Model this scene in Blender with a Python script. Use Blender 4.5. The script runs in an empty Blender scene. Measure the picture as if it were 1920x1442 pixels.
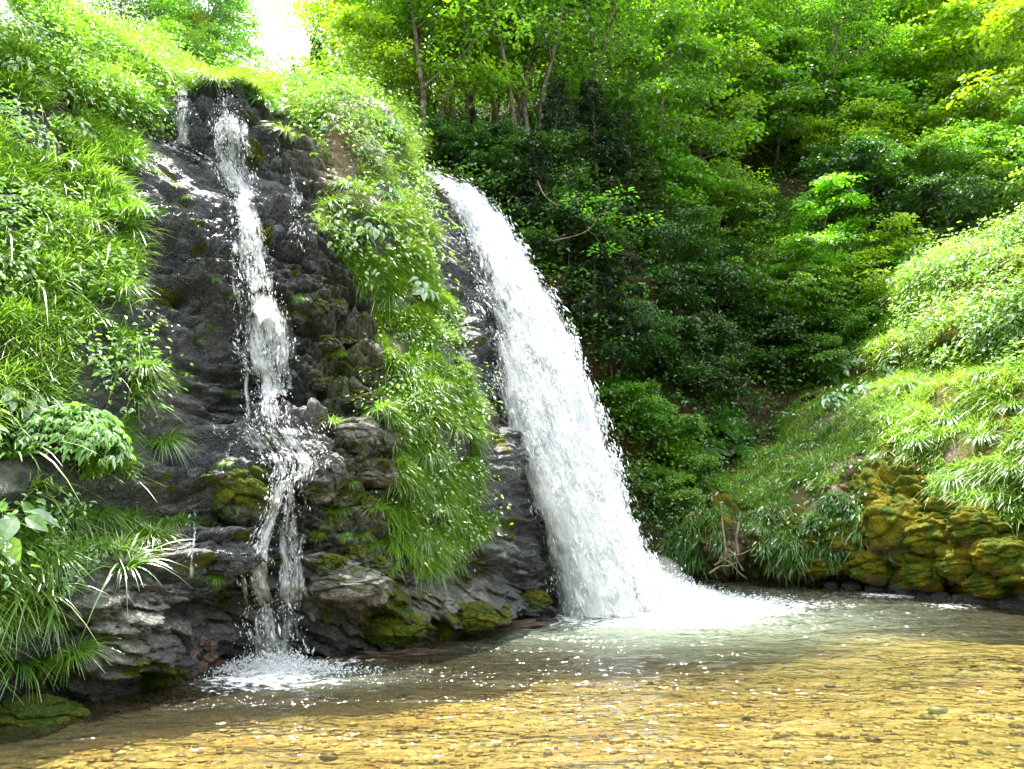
import bpy, math
import numpy as np
from mathutils import Vector

# ------------------------------------------------------------------ camera, sky, sun, exposure
S = bpy.context.scene
COL = S.collection
rng = np.random.default_rng(11)
FPX, PITCH, CAMZ = 1478.0, math.radians(8.0), 1.8
cam_d = bpy.data.cameras.new("camera"); cam = bpy.data.objects.new("camera", cam_d); COL.objects.link(cam)
cam.location = (0, 0, CAMZ); cam.rotation_euler = (math.pi/2 + PITCH, 0, 0)
cam_d.sensor_width = 36.0; cam_d.lens = 36.0*FPX/1920.0; cam_d.clip_end = 2000
S.camera = cam
SUN_EL, SUN_AZ = math.radians(69), math.radians(-9)
W = bpy.data.worlds.new("World"); S.world = W; W.use_nodes = True
wn, wl = W.node_tree.nodes, W.node_tree.links
wn.clear()
wo = wn.new('ShaderNodeOutputWorld'); wb = wn.new('ShaderNodeBackground')
sky = wn.new('ShaderNodeTexSky'); sky.sky_type = 'NISHITA'; sky.sun_disc = False
sky.sun_elevation = SUN_EL; sky.sun_rotation = SUN_AZ
tc = wn.new('ShaderNodeTexCoord'); cn = wn.new('ShaderNodeTexNoise'); cn.inputs['Scale'].default_value = 2.2; cn.inputs['Detail'].default_value = 6
cr = wn.new('ShaderNodeMapRange'); cr.inputs['From Min'].default_value = .36; cr.inputs['From Max'].default_value = .5
mx = wn.new('ShaderNodeMixRGB'); mx.inputs[2].default_value = (11.5, 11.8, 12.2, 1)      # bright white cloud
wl.new(tc.outputs['Generated'], cn.inputs['Vector']); wl.new(cn.outputs['Fac'], cr.inputs['Value'])
wl.new(cr.outputs[0], mx.inputs[0]); wl.new(sky.outputs[0], mx.inputs[1]); wl.new(mx.outputs[0], wb.inputs['Color'])
wb.inputs['Strength'].default_value = .10
wl.new(wb.outputs[0], wo.inputs[0])
sl = bpy.data.lights.new("sun", 'SUN'); sl.energy = 5.0; sl.angle = math.radians(.5); sl.color = (1, .95, .86)
so = bpy.data.objects.new("sun", sl); COL.objects.link(so)
SUNV = Vector((math.sin(SUN_AZ)*math.cos(SUN_EL), math.cos(SUN_AZ)*math.cos(SUN_EL), math.sin(SUN_EL)))
so.rotation_euler = SUNV.to_track_quat('Z', 'Y').to_euler(); so.location = SUNV*60
S.view_settings.view_transform = 'Standard'; S.view_settings.look = 'None'; S.view_settings.gamma = 1
S.view_settings.exposure = 2.0
cy = S.cycles
cy.max_bounces = 8; cy.diffuse_bounces = 3; cy.glossy_bounces = 2; cy.transmission_bounces = 4
cy.transparent_max_bounces = 14; cy.volume_bounces = 1; cy.caustics_reflective = False; cy.caustics_refractive = False
cy.sample_clamp_indirect = 8

# ------------------------------------------------------------------ projection helpers
def at(px, py, Y):
    """world point seen at photo pixel (px, py) and distance Y in front of the camera"""
    px, py, Y = np.broadcast_arrays(np.asarray(px, float), np.asarray(py, float), np.asarray(Y, float))
    u, v = (px-960)/FPX, (721-py)/FPX
    dy = math.cos(PITCH) - v*math.sin(PITCH); dz = math.sin(PITCH) + v*math.cos(PITCH)
    t = Y/dy
    return np.stack([u*t, Y, CAMZ + dz*t], -1)
def on_water(px, py, z=0.0):
    u, v = (px-960)/FPX, (721-py)/FPX
    dy = math.cos(PITCH) - v*math.sin(PITCH); dz = math.sin(PITCH) + v*math.cos(PITCH)
    t = (z-CAMZ)/dz
    return np.array([u*t, dy*t, z])
def proj(P):
    P = np.asarray(P, float)
    y, z = P[..., 1], P[..., 2]-CAMZ
    f = y*math.cos(PITCH) + z*math.sin(PITCH); u = -y*math.sin(PITCH) + z*math.cos(PITCH)
    return 960 + FPX*P[..., 0]/f, 721 - FPX*u/f

# ------------------------------------------------------------------ noise
_perm = np.random.default_rng(3).permutation(256); _perm = np.concatenate([_perm, _perm, _perm])
_g = np.random.default_rng(4).normal(size=(256, 3)); _g /= np.linalg.norm(_g, axis=1)[:, None]
def perlin(P, seed=0):
    P = np.asarray(P, float) + seed*17.31
    i = np.floor(P).astype(int); f = P-i; w = f*f*f*(f*(f*6-15)+10)
    i &= 255
    out = 0
    for a in (0, 1):
        wa = w[:, 0] if a else 1-w[:, 0]; pa = _perm[(i[:, 0]+a) & 255]
        for b in (0, 1):
            wb_ = w[:, 1] if b else 1-w[:, 1]; pb = _perm[(pa+i[:, 1]+b) & 255]
            for c in (0, 1):
                wc = w[:, 2] if c else 1-w[:, 2]; g = _g[_perm[(pb+i[:, 2]+c) & 255]]
                out = out + wa*wb_*wc*(g[:, 0]*(f[:, 0]-a) + g[:, 1]*(f[:, 1]-b) + g[:, 2]*(f[:, 2]-c))
    return out*1.5
def fbm(P, oct=4, seed=0, gain=.5):
    s, a = 0, 1.0
    for k in range(oct):
        s = s + a*perlin(P*2.03**k, seed+k*5); a *= gain
    return s
def facet(x, z, seed=0):
    """broken-rock relief: every cell of a jittered grid is a tilted plane; returns height, crack distance"""
    ix, iz = np.floor(x).astype(int), np.floor(z).astype(int)
    r = np.random.default_rng(100+seed).random((64, 64, 6))
    b1 = np.full(x.shape, 9.0); b2 = np.full(x.shape, 9.0); h = np.zeros(x.shape)
    for a in (-1, 0, 1):
        for b in (-1, 0, 1):
            q = r[(ix+a) % 64, (iz+b) % 64]
            dx, dz = x-(ix+a+q[:, 0]), z-(iz+b+q[:, 1])
            d = dx*dx+dz*dz
            hh = (q[:, 2]-.5) + dx*(q[:, 3]-.5)*1.1 + dz*(q[:, 4]-.75)*1.3
            m = d < b1
            b2 = np.where(m, b1, np.minimum(b2, d)); h = np.where(m, hh, h); b1 = np.where(m, d, b1)
    return h, np.sqrt(b2)-np.sqrt(b1)
def sstep(a, b, x):
    t = np.clip((x-a)/(b-a), 0, 1); return t*t*(3-2*t)
def inside(poly, x, y):
    p = np.asarray(poly, float); r = np.zeros(np.shape(x), bool); j = len(p)-1
    for i in range(len(p)):
        c = ((p[i, 1] > y) != (p[j, 1] > y)) & (x < (p[j, 0]-p[i, 0])*(y-p[i, 1])/(p[j, 1]-p[i, 1]+1e-9)+p[i, 0])
        r ^= c; j = i
    return r
def unit(v): return v/(np.linalg.norm(v, axis=-1, keepdims=True)+1e-12)

# ------------------------------------------------------------------ objects
def mesh_data(name, V, F, attrs=None, smooth=True):
    me = bpy.data.meshes.new(name)
    V = np.ascontiguousarray(V, np.float32).reshape(-1, 3)
    Fs = [np.asarray(f, np.int32) for f in (F if isinstance(F, list) else [F]) if len(f)]
    me.vertices.add(len(V)); me.vertices.foreach_set('co', V.ravel())
    nl = sum(f.size for f in Fs); nf = sum(len(f) for f in Fs)
    me.loops.add(nl); me.polygons.add(nf)
    me.loops.foreach_set('vertex_index', np.concatenate([f.ravel() for f in Fs]))
    tot = np.concatenate([np.full(len(f), f.shape[1], np.int32) for f in Fs])
    me.polygons.foreach_set('loop_start', np.concatenate([[0], np.cumsum(tot)[:-1]]).astype(np.int32))
    me.polygons.foreach_set('use_smooth', np.full(nf, smooth))
    for k, a in (attrs or {}).items():
        a = np.asarray(a, np.float32)
        t = me.attributes.new(k, 'FLOAT', 'POINT'); t.data.foreach_set('value', a.ravel())
    me.update(calc_edges=True)
    return me
def link(name, me, mat=None, parent=None, loc=None):
    o = bpy.data.objects.new(name, me)
    if mat is not None and me is not None and not me.materials: me.materials.append(mat)
    COL.objects.link(o)
    if parent is not None: o.parent = parent
    if loc is not None: o.location = [float(c) for c in loc]
    return o
def tag(o, label=None, cat=None, group=None, kind=None):
    if label: o['label'] = label
    if cat: o['category'] = cat
    if group: o['group'] = group
    if kind: o['kind'] = kind
    return o
def copy_tree(o, parent=None):
    c = o.copy(); COL.objects.link(c); c.parent = parent
    for ch in [q for q in bpy.data.objects if q.parent == o]: copy_tree(ch, c)
    return c
def grid_faces(nr, nc):
    i = np.arange((nr-1)*nc).reshape(nr-1, nc)[:, :-1].ravel()
    return np.stack([i, i+1, i+nc+1, i+nc], 1)

# ------------------------------------------------------------------ node material helpers
class NT:
    def __init__(s, name):
        s.m = bpy.data.materials.new(name); s.m.use_nodes = True
        s.n, s.l = s.m.node_tree.nodes, s.m.node_tree.links; s.n.clear()
        s.out = s.n.new('ShaderNodeOutputMaterial')
    def add(s, t, **kw):
        n = s.n.new('ShaderNode'+t)
        for k, v in kw.items():
            if k in n.inputs.keys() if isinstance(k, str) else False: s.set(n.inputs[k], v)
            else: setattr(n, k, v)
        return n
    def set(s, sock, v):
        if hasattr(v, 'is_linked') or hasattr(v, 'links'): s.l.new(v, sock)
        else: sock.default_value = v
    def attr(s, name): return s.add('Attribute', attribute_name=name).outputs['Fac']
    def noise(s, scale, detail=4, vec=None, rough=.55):
        n = s.add('TexNoise'); n.inputs['Scale'].default_value = scale; n.inputs['Detail'].default_value = detail; n.inputs['Roughness'].default_value = rough
        if vec is not None: s.l.new(vec, n.inputs['Vector'])
        return n.outputs['Fac']
    def pos(s): return s.add('NewGeometry').outputs['Position']
    def obj(s): return s.add('TexCoord').outputs['Object']
    def ramp(s, f, a, b):
        n = s.add('MapRange'); n.inputs['From Min'].default_value = a; n.inputs['From Max'].default_value = b; s.l.new(f, n.inputs['Value']); return n.outputs[0]
    def math(s, op, a, b=0.0, clamp=False):
        n = s.add('Math', operation=op); n.use_clamp = clamp; s.set(n.inputs[0], a); s.set(n.inputs[1], b); return n.outputs[0]
    def mix(s, f, a, b, mode='MIX'):
        n = s.add('MixRGB', blend_type=mode); s.set(n.inputs[0], f)
        for i, v in ((1, a), (2, b)): s.set(n.inputs[i], (*v, 1) if isinstance(v, tuple) and len(v) == 3 else v)
        return n.outputs[0]
    def shmix(s, f, a, b):
        n = s.add('MixShader'); s.set(n.inputs[0], f); s.l.new(a, n.inputs[1]); s.l.new(b, n.inputs[2]); return n.outputs[0]
    def bump(s, h, st, d=.02):
        n = s.add('Bump'); n.inputs['Strength'].default_value = st; n.inputs['Distance'].default_value = d; s.l.new(h, n.inputs['Height']); return n.outputs[0]
    def bsdf(s, col, rough, spec=.5, normal=None):
        n = s.add('BsdfPrincipled'); s.set(n.inputs['Base Color'], (*col, 1) if isinstance(col, tuple) and len(col) == 3 else col)
        s.set(n.inputs['Roughness'], rough); s.set(n.inputs['Specular IOR Level'], spec)
        if normal is not None: s.l.new(normal, n.inputs['Normal'])
        return n.outputs[0]
    def done(s, sh): s.l.new(sh, s.out.inputs['Surface']); return s.m

def rock_material(name, dry=(.19, .187, .17), wetc=(.008, .009, .012), mossa=(.05, .085, .008), mossb=(.14, .145, .012), earth=(.26, .16, .08)):
    t = NT(name); p = t.pos()
    wet, moss, eart = t.attr('wet'), t.attr('moss'), t.attr('earth')
    n1, n2, n3 = t.noise(3.1, 6, p), t.noise(17, 5, p), t.noise(60, 3, p)
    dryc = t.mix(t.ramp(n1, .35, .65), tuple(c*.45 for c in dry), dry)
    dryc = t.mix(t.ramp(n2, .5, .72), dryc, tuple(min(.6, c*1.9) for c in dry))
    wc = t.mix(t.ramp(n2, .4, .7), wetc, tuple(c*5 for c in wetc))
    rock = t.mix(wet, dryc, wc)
    # lichen-pale flecks on the dry rock
    rock = t.mix(t.math('MULTIPLY', t.ramp(t.noise(9, 4, p), .58, .68), t.math('MULTIPLY', t.math('SUBTRACT', 1.0, wet), .6)), rock, (.34, .36, .27))
    rock = t.mix(eart, rock, t.mix(t.ramp(n2, .35, .65), tuple(c*.45 for c in earth), earth))
    mc = t.mix(t.ramp(n1, .4, .62), mossa, mossb); mc = t.mix(t.ramp(n3, .35, .7), t.mix(1.0, mc, (.35, .35, .3), 'MULTIPLY'), mc)
    mm = t.ramp(t.math('ADD', moss, t.math('MULTIPLY', t.math('SUBTRACT', n2, .5), .9)), .42, .58)
    col = t.mix(mm, rock, mc)
    rough = t.math('ADD', t.math('MULTIPLY', t.math('SUBTRACT', 1.0, wet), .55), t.ramp(n3, .08, 1.6))
    rough = t.math('MAXIMUM', rough, t.math('MULTIPLY', mm, .9), True)
    h = t.math('ADD', t.math('MULTIPLY', n2, .7), t.math('MULTIPLY', n3, .45))
    nb = t.bump(h, 1.0, .075)
    return t.done(t.bsdf(col, rough, t.math('ADD', .15, t.math('MULTIPLY', t.math('MULTIPLY', wet, .8), t.math('SUBTRACT', 1.0, mm))), nb))
ROCK = rock_material('wet_rock')
MOSSROCK = rock_material('mossy_rock', dry=(.16, .13, .10), mossa=(.07, .115, .007), mossb=(.25, .21, .012), earth=(.20, .11, .05))
REDROCK = rock_material('rust_red_rock', dry=(.075, .040, .028), wetc=(.035, .018, .013))
SOIL = rock_material('forest_soil', dry=(.10, .07, .045), mossa=(.03, .05, .008), mossb=(.05, .06, .01), earth=(.09, .05, .025))

# ------------------------------------------------------------------ terrain: relief surfaces y = f(x, z) through surveyed points
def rbf(pts, smooth=1e-4):
    P = np.asarray(pts, float); X = P[:, [0, 2]]; n = len(X)
    def U(r2): return .5*r2*np.log(r2+1e-9)
    K = U(((X[:, None]-X[None])**2).sum(-1)) + smooth*np.eye(n)
    A = np.zeros((n+3, n+3)); A[:n, :n] = K; A[:n, n] = 1; A[:n, n+1:] = X; A[n, :n] = 1; A[n+1:, :n] = X.T
    w = np.linalg.solve(A, np.concatenate([P[:, 1], [0, 0, 0]]))
    def f(x, z):
        s = w[n] + w[n+1]*x + w[n+2]*z
        for k in range(n): s = s + w[k]*U((x-X[k, 0])**2+(z-X[k, 1])**2)
        return s
    return f
class Relief:
    """relief grid with the lookups used to set things down on it"""
    def __init__(s, pts, x0, x1, z0, z1, res, ylim):
        f = rbf(pts); nc, nr = int((x1-x0)/res), int((z1-z0)/res); s.nr, s.nc = nr, nc
        xs, zs = np.linspace(x0, x1, nc), np.linspace(z0, z1, nr)
        xc, zc = np.linspace(x0, x1, max(nc//5, 8)), np.linspace(z0, z1, max(nr//5, 8))   # coarse solve, then bilinear
        Xc, Zc = np.meshgrid(xc, zc); Yc = np.clip(f(Xc, Zc), *ylim)
        T = np.stack([np.interp(xs, xc, r) for r in Yc]); Y = np.stack([np.interp(zs, zc, c) for c in T.T], 1)
        X, Z = np.meshgrid(xs, zs)
        s.P = np.stack([X, Y, Z], -1); s.normals()
    def normals(s):
        du = np.gradient(s.P, axis=1); dv = np.gradient(s.P, axis=0)
        s.N = unit(np.cross(du, dv)); s.flat = s.P.reshape(-1, 3); s.fn = s.N.reshape(-1, 3)
    def push(s, d): s.P = s.P + s.N*d.reshape(s.nr, s.nc, 1); s.normals()
    def index(s, cell=4):
        px, py = proj(s.flat); s.px, s.py = px, py; s.cell = cell
        ok = (px > -700) & (px < 2600) & (py > -700) & (py < 1700); idx = np.where(ok)[0]
        cx, cy_ = ((px[idx]+700)//cell).astype(int), ((py[idx]+700)//cell).astype(int)
        s.map = np.full((3300//cell+2, 2400//cell+2), -1); o = np.argsort(-s.flat[idx, 1])
        s.map[cx[o], cy_[o]] = idx[o]
    def hit(s, px, py):
        cx, cy_ = int((px+700)//s.cell), int((py+700)//s.cell)
        for r in range(0, 30):
            b = s.map[max(cx-r, 0):cx+r+1, max(cy_-r, 0):cy_+r+1]; b = b[b >= 0]
            if len(b):
                return b[np.argmin((s.px[b]-px)**2+(s.py[b]-py)**2 + 0*b)]
        return None
    def p(s, px, py): return s.flat[s.hit(px, py)].copy()
    def n(s, px, py): return s.fn[s.hit(px, py)].copy()
    def build(s, name, mat, attrs, keep=None):
        F = grid_faces(s.nr, s.nc)
        if keep is not None: F = F[keep[F].all(1)]
        return tag(link(name, mesh_data(name, s.flat, F, attrs), mat), kind='structure')

def wpts(lst, dz=-.9, back=-.35):
    out = []
    for px, py in lst:
        q = on_water(px, py); out += [tuple(q), (q[0], q[1]+back, dz)]
    return out
def cpts(d): return [tuple(at(px, py, Y)) for px, rows in d.items() for py, Y in rows]

cliff_ctrl = wpts([(-500, 1400), (-200, 1372), (0, 1345), (130, 1325), (330, 1290), (460, 1255), (620, 1225), (800, 1195), (950, 1170), (1050, 1150)]) + cpts({
    -450: [(1000, 5.6), (500, 6.4), (0, 7.6)],
    -150: [(1100, 6.1), (700, 6.7), (300, 7.6), (0, 8.6), (-250, 9.8)],
    0: [(1150, 6.55), (900, 6.8), (700, 7.2), (400, 8.1), (100, 9.3), (-200, 10.8)],
    150: [(1100, 7.0), (900, 7.25), (700, 7.7), (400, 8.7), (150, 10.0), (40, 11.0), (-80, 13)],
    330: [(1100, 7.65), (900, 8.05), (700, 8.6), (500, 9.3), (345, 10.4), (283, 11.0), (180, 11.9), (140, 13.5), (120, 16)],
    400: [(372, 10.7), (312, 11.3)], 260: [(300, 10.1), (245, 10.7)],
    460: [(1100, 8.35), (960, 8.6), (840, 8.85), (800, 9.4), (600, 9.9), (400, 10.6), (385, 10.8), (328, 11.4), (180, 12.4), (152, 14), (142, 17)],
    560: [(1000, 8.9), (850, 9.1), (800, 9.6), (600, 10.35), (400, 11.1), (330, 11.6), (235, 12.5), (195, 14), (180, 17)],
    640: [(1000, 9.1), (900, 9.35), (800, 9.75), (680, 10.3), (560, 10.75)],
    700: [(1100, 9.25), (950, 9.5), (800, 9.95), (600, 10.8), (400, 11.5), (260, 12.7), (205, 14), (190, 17)],
    800: [(1050, 9.8), (900, 9.95), (750, 10.4), (600, 11.2), (450, 12.3), (340, 14.2), (300, 17)],
    900: [(1050, 10.5), (900, 10.75), (750, 11.7), (600, 13.0), (450, 15.0), (350, 17)],
    1000: [(1050, 12.0), (900, 12.9), (750, 14.3), (600, 16.0), (400, 18.0)],
    1100: [(1120, 14.4), (1000, 14.8), (800, 16.2), (600, 18)],
    1180: [(1090, 16.5), (1000, 17), (800, 18)]})
cliff = Relief(cliff_ctrl, -7.2, 3.2, -.8, 11.5, .0155, (4.5, 19))
cliff.index()
# pixel-surveyed regions on the rock: bank vegetation, grassy ridge, wet cascade
BANK = [(-800, -900), (140, -900), (200, 60), (330, 150), (300, 205), (255, 260), (270, 330), (260, 420), (265, 520), (235, 590), (290, 640), (270, 720), (255, 900), (315, 950), (320, 1060), (200, 1085), (140, 1190), (70, 1285), (-800, 1360)]
RIDGE = [(560, 185), (600, 250), (570, 250), (610, 300), (600, 460), (680, 540), (720, 600), (705, 660), (740, 720), (690, 770), (725, 830), (725, 920), (740, 1010), (800, 1085), (860, 1050), (915, 1000), (915, 900), (880, 720), (840, 560), (800, 400), (790, 320), (760, 180), (700, 100), (560, 100)]
TOPS = [(270, 175), (270, 40), (700, 60), (700, 220), (600, 240), (545, 215), (500, 170), (450, 160), (430, 165), (410, 150)]
jx, jy = 26*fbm(cliff.flat*1.6, 3, 40), 26*fbm(cliff.flat*1.6, 3, 41)
qx, qy = cliff.px+jx, cliff.py+jy
g_bank = inside(BANK, qx, qy); g_ridge = inside(RIDGE, qx, qy) & (cliff.px > 540); g_top = inside(TOPS, qx, qy)
veg = (g_bank | g_ridge | g_top).astype(float)
def blur(a, r):
    b = a.reshape(cliff.nr, cliff.nc)
    for ax in (0, 1):
        c = np.cumsum(np.concatenate([np.repeat(np.take(b, [0], ax), r, ax), b, np.repeat(np.take(b, [-1], ax), r+1, ax)], ax), ax)
        n = b.shape[ax]; b = (np.take(c, range(2*r, 2*r+n), ax)-np.take(c, range(0, n), ax))/(2*r)
    return b.ravel()
vegs = blur(veg, 14)
x, z = cliff.flat[:, 0], cliff.flat[:, 2]
warp = .25*fbm(cliff.flat*.9, 3, 9)
u_ = x*.93 - z*.36; v_ = x*.36 + z*.93                       # beds dip to the right
f1, c1 = facet(u_*.75+warp, v_*1.7+warp, 1); f2, c2 = facet(u_*2.0+warp, v_*4.6+warp*2, 2); f3, c3 = facet(u_*6+warp*2, v_*12, 3); f4, c4 = facet(u_*17, v_*26, 4)
rk = 1-vegs
d = .22*fbm(cliff.flat*.55, 3, 1)
lum = 1+.35*np.exp(-((cliff.px-655)/85)**2-((cliff.py-720)/210)**2)
slab = inside([(225, 225), (300, 262), (380, 290), (470, 318), (580, 350), (580, 385), (450, 392), (380, 380), (320, 352), (240, 320)], cliff.px, cliff.py).astype(float)
rk = rk*(1-.72*blur(slab, 10))*(.25+.75*sstep(.25, .6, -cliff.fn[:, 1]))
def beds(v, h, a, sd):
    w_ = v/h + .55*fbm(np.stack([u_*.55, 0*u_, v_*.8], -1), 3, sd) + .12*fbm(np.stack([u_*3, 0*u_, v_*3], -1), 2, sd+1)
    fr_ = w_-np.floor(w_); am = .35+.65*sstep(-.35, .35, fbm(np.stack([u_*.9, np.floor(w_)*3.7, 0*u_], -1), 2, sd+2))
    return a*am*((1-fr_)**1.0 - .5)*sstep(0, .07, fr_)
d += rk*(beds(v_, .62, .34, 201) + beds(v_, .21, .10, 205) + .30*f1 + .20*f2*lum + .12*f3*lum + .05*f4 + .05*fbm(np.stack([u_*2.5, x*0, v_*7], 1), 4, 6) + .16*(lum-1)/.35*(.35-np.abs(perlin(cliff.flat*2.6, 13))-.5*np.abs(perlin(cliff.flat*6, 14))) - .14*np.exp(-c1*9) - .08*lum*np.exp(-c2*8) - .03*np.exp(-c3*8))
l01 = np.clip((lum-1)/.35*1.25, 0, 1)*(1-vegs)
d += l01*(.30*np.sqrt(np.minimum(facet(x*1.9+warp*2, z*2.6+warp, 11)[1], .5)) + .13*np.sqrt(np.minimum(facet(x*5+warp*3, z*6+warp, 12)[1], .5)) - .2)
d += vegs*(.10*fbm(cliff.flat*2.2, 3, 12))
def lump(px, py, rx, rz, h, p=2.0):
    q = cliff.p(px, py); r = (np.abs((x-q[0]+.12*warp)/rx)**p + np.abs((z-q[2]+.12*warp)/rz)**p)
    return h*np.sqrt(np.clip(1-r, 0, 1))
for a in ((455, 905, .36, .40, .30), (690, 820, .42, .26, .30), (690, 895, .42, .25, .28), (655, 1095, .40, .22, .32), (640, 1030, .35, .2, .2), (590, 880, .30, .35, .22),
          (530, 810, .75, .10, .30, 4), (410, 1055, .45, .30, .28), (250, 1180, .45, .42, .25), (400, 545, .42, .20, .22), (600, 560, .5, .32, .22), (505, 660, .32, .10, .22),
          (330, 730, .4, .35, .2), (570, 700, .35, .3, .16), (880, 640, .18, .5, .3), (940, 860, .2, .5, .2), (800, 1130, .5, .25, .25), (900, 1120, .35, .25, .2),
          (500, 300, .9, .16, .25, 4), (420, 265, 1.0, .4, .25), (350, 445, .7, .2, .22)):
    d += lump(*a)
for a in ((430, 1140, .5, .14, .3), (560, 750, .4, .25, .3), (390, 700, .28, .6, .22), (230, 960, .7, .3, .35), (850, 1060, .3, .2, .15), (360, 1180, .3, .3, .25)): d -= lump(*a)
cliff.push(d); cliff.index()
moss = np.zeros(len(x)); earth = np.zeros(len(x)); wet = np.ones(len(x))
PX, PY = cliff.px+.6*jx, cliff.py+.6*jy
def blob(cx, cy_, rx, ry, s=1.0): return s*np.exp(-(((PX-cx)/rx)**2+((PY-cy_)/ry)**2))
for a in ((395, 590, 45, 110, .75), (455, 930, 50, 60, .8), (690, 850, 70, 90, .75), (650, 1120, 60, 60, .55), (740, 1175, 80, 40, 1.0), (870, 1160, 70, 35, 1.0), (290, 1265, 60, 30, 1.0), (660, 640, 60, 60, .7), (345, 380, 40, 30, .6),
          (640, 720, 60, 100, .72), (720, 800, 60, 60, .72), (930, 960, 30, 120, .5), (420, 1080, 40, 30, .4), (310, 570, 50, 40, .5), (320, 690, 60, 50, .45), (270, 620, 60, 40, .5), (60, 1340, 80, 25, .7), (900, 1050, 60, 50, .4), (690, 980, 60, 60, .75), (600, 690, 40, 60, .55), (560, 560, 60, 25, .55), (400, 330, 60, 20, .5), (520, 330, 50, 20, .55), (780, 1120, 60, 30, .6), (1010, 1130, 40, 20, .6)):
    moss = np.maximum(moss, blob(*a))
up = cliff.fn[:, 2]
moss = np.clip(moss*(.72+.55*up), 0, 1)*(1-vegs) + vegs*.40
for a in ((655, 250, 55, 70, .95), (640, 330, 45, 50, .7), (745, 640, 45, 50, .6), (210, 210, 45, 40, .6), (800, 620, 30, 60, .4), (30, 640, 90, 60, .6), (300, 1000, 40, 50, .5)):
    earth = np.maximum(earth, blob(*a))
for a in ((240, 1190, 85, 90, 1), (655, 1100, 70, 60, .8), (700, 860, 80, 110, .75), (655, 720, 75, 150, .95), (640, 250, 90, 110, 1), (760, 1130, 140, 60, .7), (600, 590, 70, 60, .5), (610, 850, 50, 60, .5), (210, 1030, 60, 40, .9), (310, 760, 50, 80, .5)):
    wet = np.minimum(wet, 1-blob(*a))  # drier patches; right of the cascade their paleness also stands in for sunlit stone
wet = np.where(cliff.flat[:, 2] < .12, 1, wet)
wet = np.clip(wet-.75*sstep(.42, .7, up)*sstep(-.15, .35, fbm(cliff.flat*2.4, 3, 44))*(cliff.flat[:, 2] > .4), 0, 1)  # upward-facing tops turned pale in colour, standing in for sun glint
moss = np.maximum(moss, .62*(1-vegs)*sstep(.12, .5, fbm(cliff.flat*1.9, 4, 45)))
earth *= (1-.0*vegs)
moss = np.clip(moss-earth*.7, 0, 1)
# the outcrop ends in the ravine behind the main fall and at the brink of the plateau
keep = (cliff.flat[:, 1] < 17.6) & (cliff.py > np.interp(cliff.px, [700, 760, 800, 888, 948, 1002, 1060, 1120, 1162, 1204, 1260], [120, 270, 325, 395, 480, 580, 690, 840, 970, 1085, 1200]))
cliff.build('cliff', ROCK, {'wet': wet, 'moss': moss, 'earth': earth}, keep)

earth_c = earth
# right bank: mossy rock foot under a grassy slope
bank_ctrl = wpts([(1290, 1080), (1400, 1086), (1500, 1094), (1620, 1105), (1740, 1116), (1860, 1132), (1960, 1148), (2200, 1200), (2500, 1270)]) + cpts({
    1230: [(1010, 18.5)], 1290: [(960, 18.5)],
    1400: [(1040, 16.6), (960, 17.4), (890, 19.5), (840, 23)],
    1500: [(1030, 15.9), (930, 16.8), (860, 18.3), (800, 20.5), (740, 24)],
    1640: [(1060, 14.9), (1000, 15.0), (900, 15.6), (820, 16.8), (740, 18.6), (700, 20.5), (650, 24)],
    1760: [(1060, 14.1), (980, 14.3), (880, 14.8), (760, 16.0), (640, 17.6), (560, 19), (520, 21), (480, 25)],
    1860: [(1060, 13.2), (980, 13.4), (850, 14.0), (700, 15.2), (550, 16.6), (460, 18), (420, 20), (380, 25)],
    2000: [(1050, 12.2), (900, 12.7), (700, 13.8), (500, 15.4), (400, 16.8), (350, 19), (310, 25)],
    2300: [(1000, 10.6), (700, 11.6), (400, 13.4), (200, 16), (150, 22)]})
bank = Relief(bank_ctrl, 3.4, 12.5, -.8, 9.5, .02, (9, 24))
bank.index()
P = bank.flat; kx, kz = P[:, 0], P[:, 2]; j2 = 30*fbm(P*1.2, 3, 50)
MOSSY = [(1180, 1200), (1180, 1000), (1360, 930), (1500, 990), (1570, 960), (1590, 880), (1640, 850), (1720, 870), (1740, 930), (1800, 960), (1920, 980), (2600, 1000), (2600, 1500)]
mossy = inside(MOSSY, bank.px+j2, bank.py+j2).astype(float)
w2 = .22*fbm(P*.9, 3, 19)
f1, c1 = facet(kx*1.5+w2, kz*2.2+w2, 7); f2, c2 = facet(kx*4+w2*3, kz*5+w2*3, 8); f3, c3 = facet(kx*11+w2*4, kz*13, 9)
d = .12*fbm(P*.6, 3, 21) + mossy*(.10*f1 + .05*f2 + .42*np.sqrt(np.minimum(c1, .5)) + .18*np.sqrt(np.minimum(c2, .5)) + .05*np.sqrt(np.minimum(c3, .5)) + .16*fbm(P*2.2, 4, 23) - .2) + (1-mossy)*.06*fbm(P*1.6, 4, 25)
bank.push(d); bank.index()
BPX, BPY = bank.px+.5*j2, bank.py+.5*j2
moss = np.where(mossy > 0, np.where(bank.px+j2 > 1600, .9, .72), .6); earth = np.zeros(len(P))
for cx, cy_, rx, ry, s in ((1480, 790, 50, 25, 1), (1590, 870, 45, 30, .9), (1560, 900, 40, 60, .9), (1600, 790, 50, 30, .7), (1440, 930, 60, 30, .5), (1370, 1040, 40, 50, .9), (1780, 850, 30, 20, .5)):
    earth = np.maximum(earth, s*np.exp(-(((BPX-cx)/rx)**2+((BPY-cy_)/ry)**2)))
wetb = np.where(P[:, 2] < .18, 1.0, np.where(bank.px < 1600, .7, .25)); moss = np.where(P[:, 2] < .22+.12*fbm(P*2, 2, 3), .1, moss)
earth = np.maximum(earth, np.clip(.9*fbm(P*1.4, 4, 77)-.25, 0, .6)*(mossy > 0)); moss = np.clip(moss-earth*.6, 0, 1)
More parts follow.
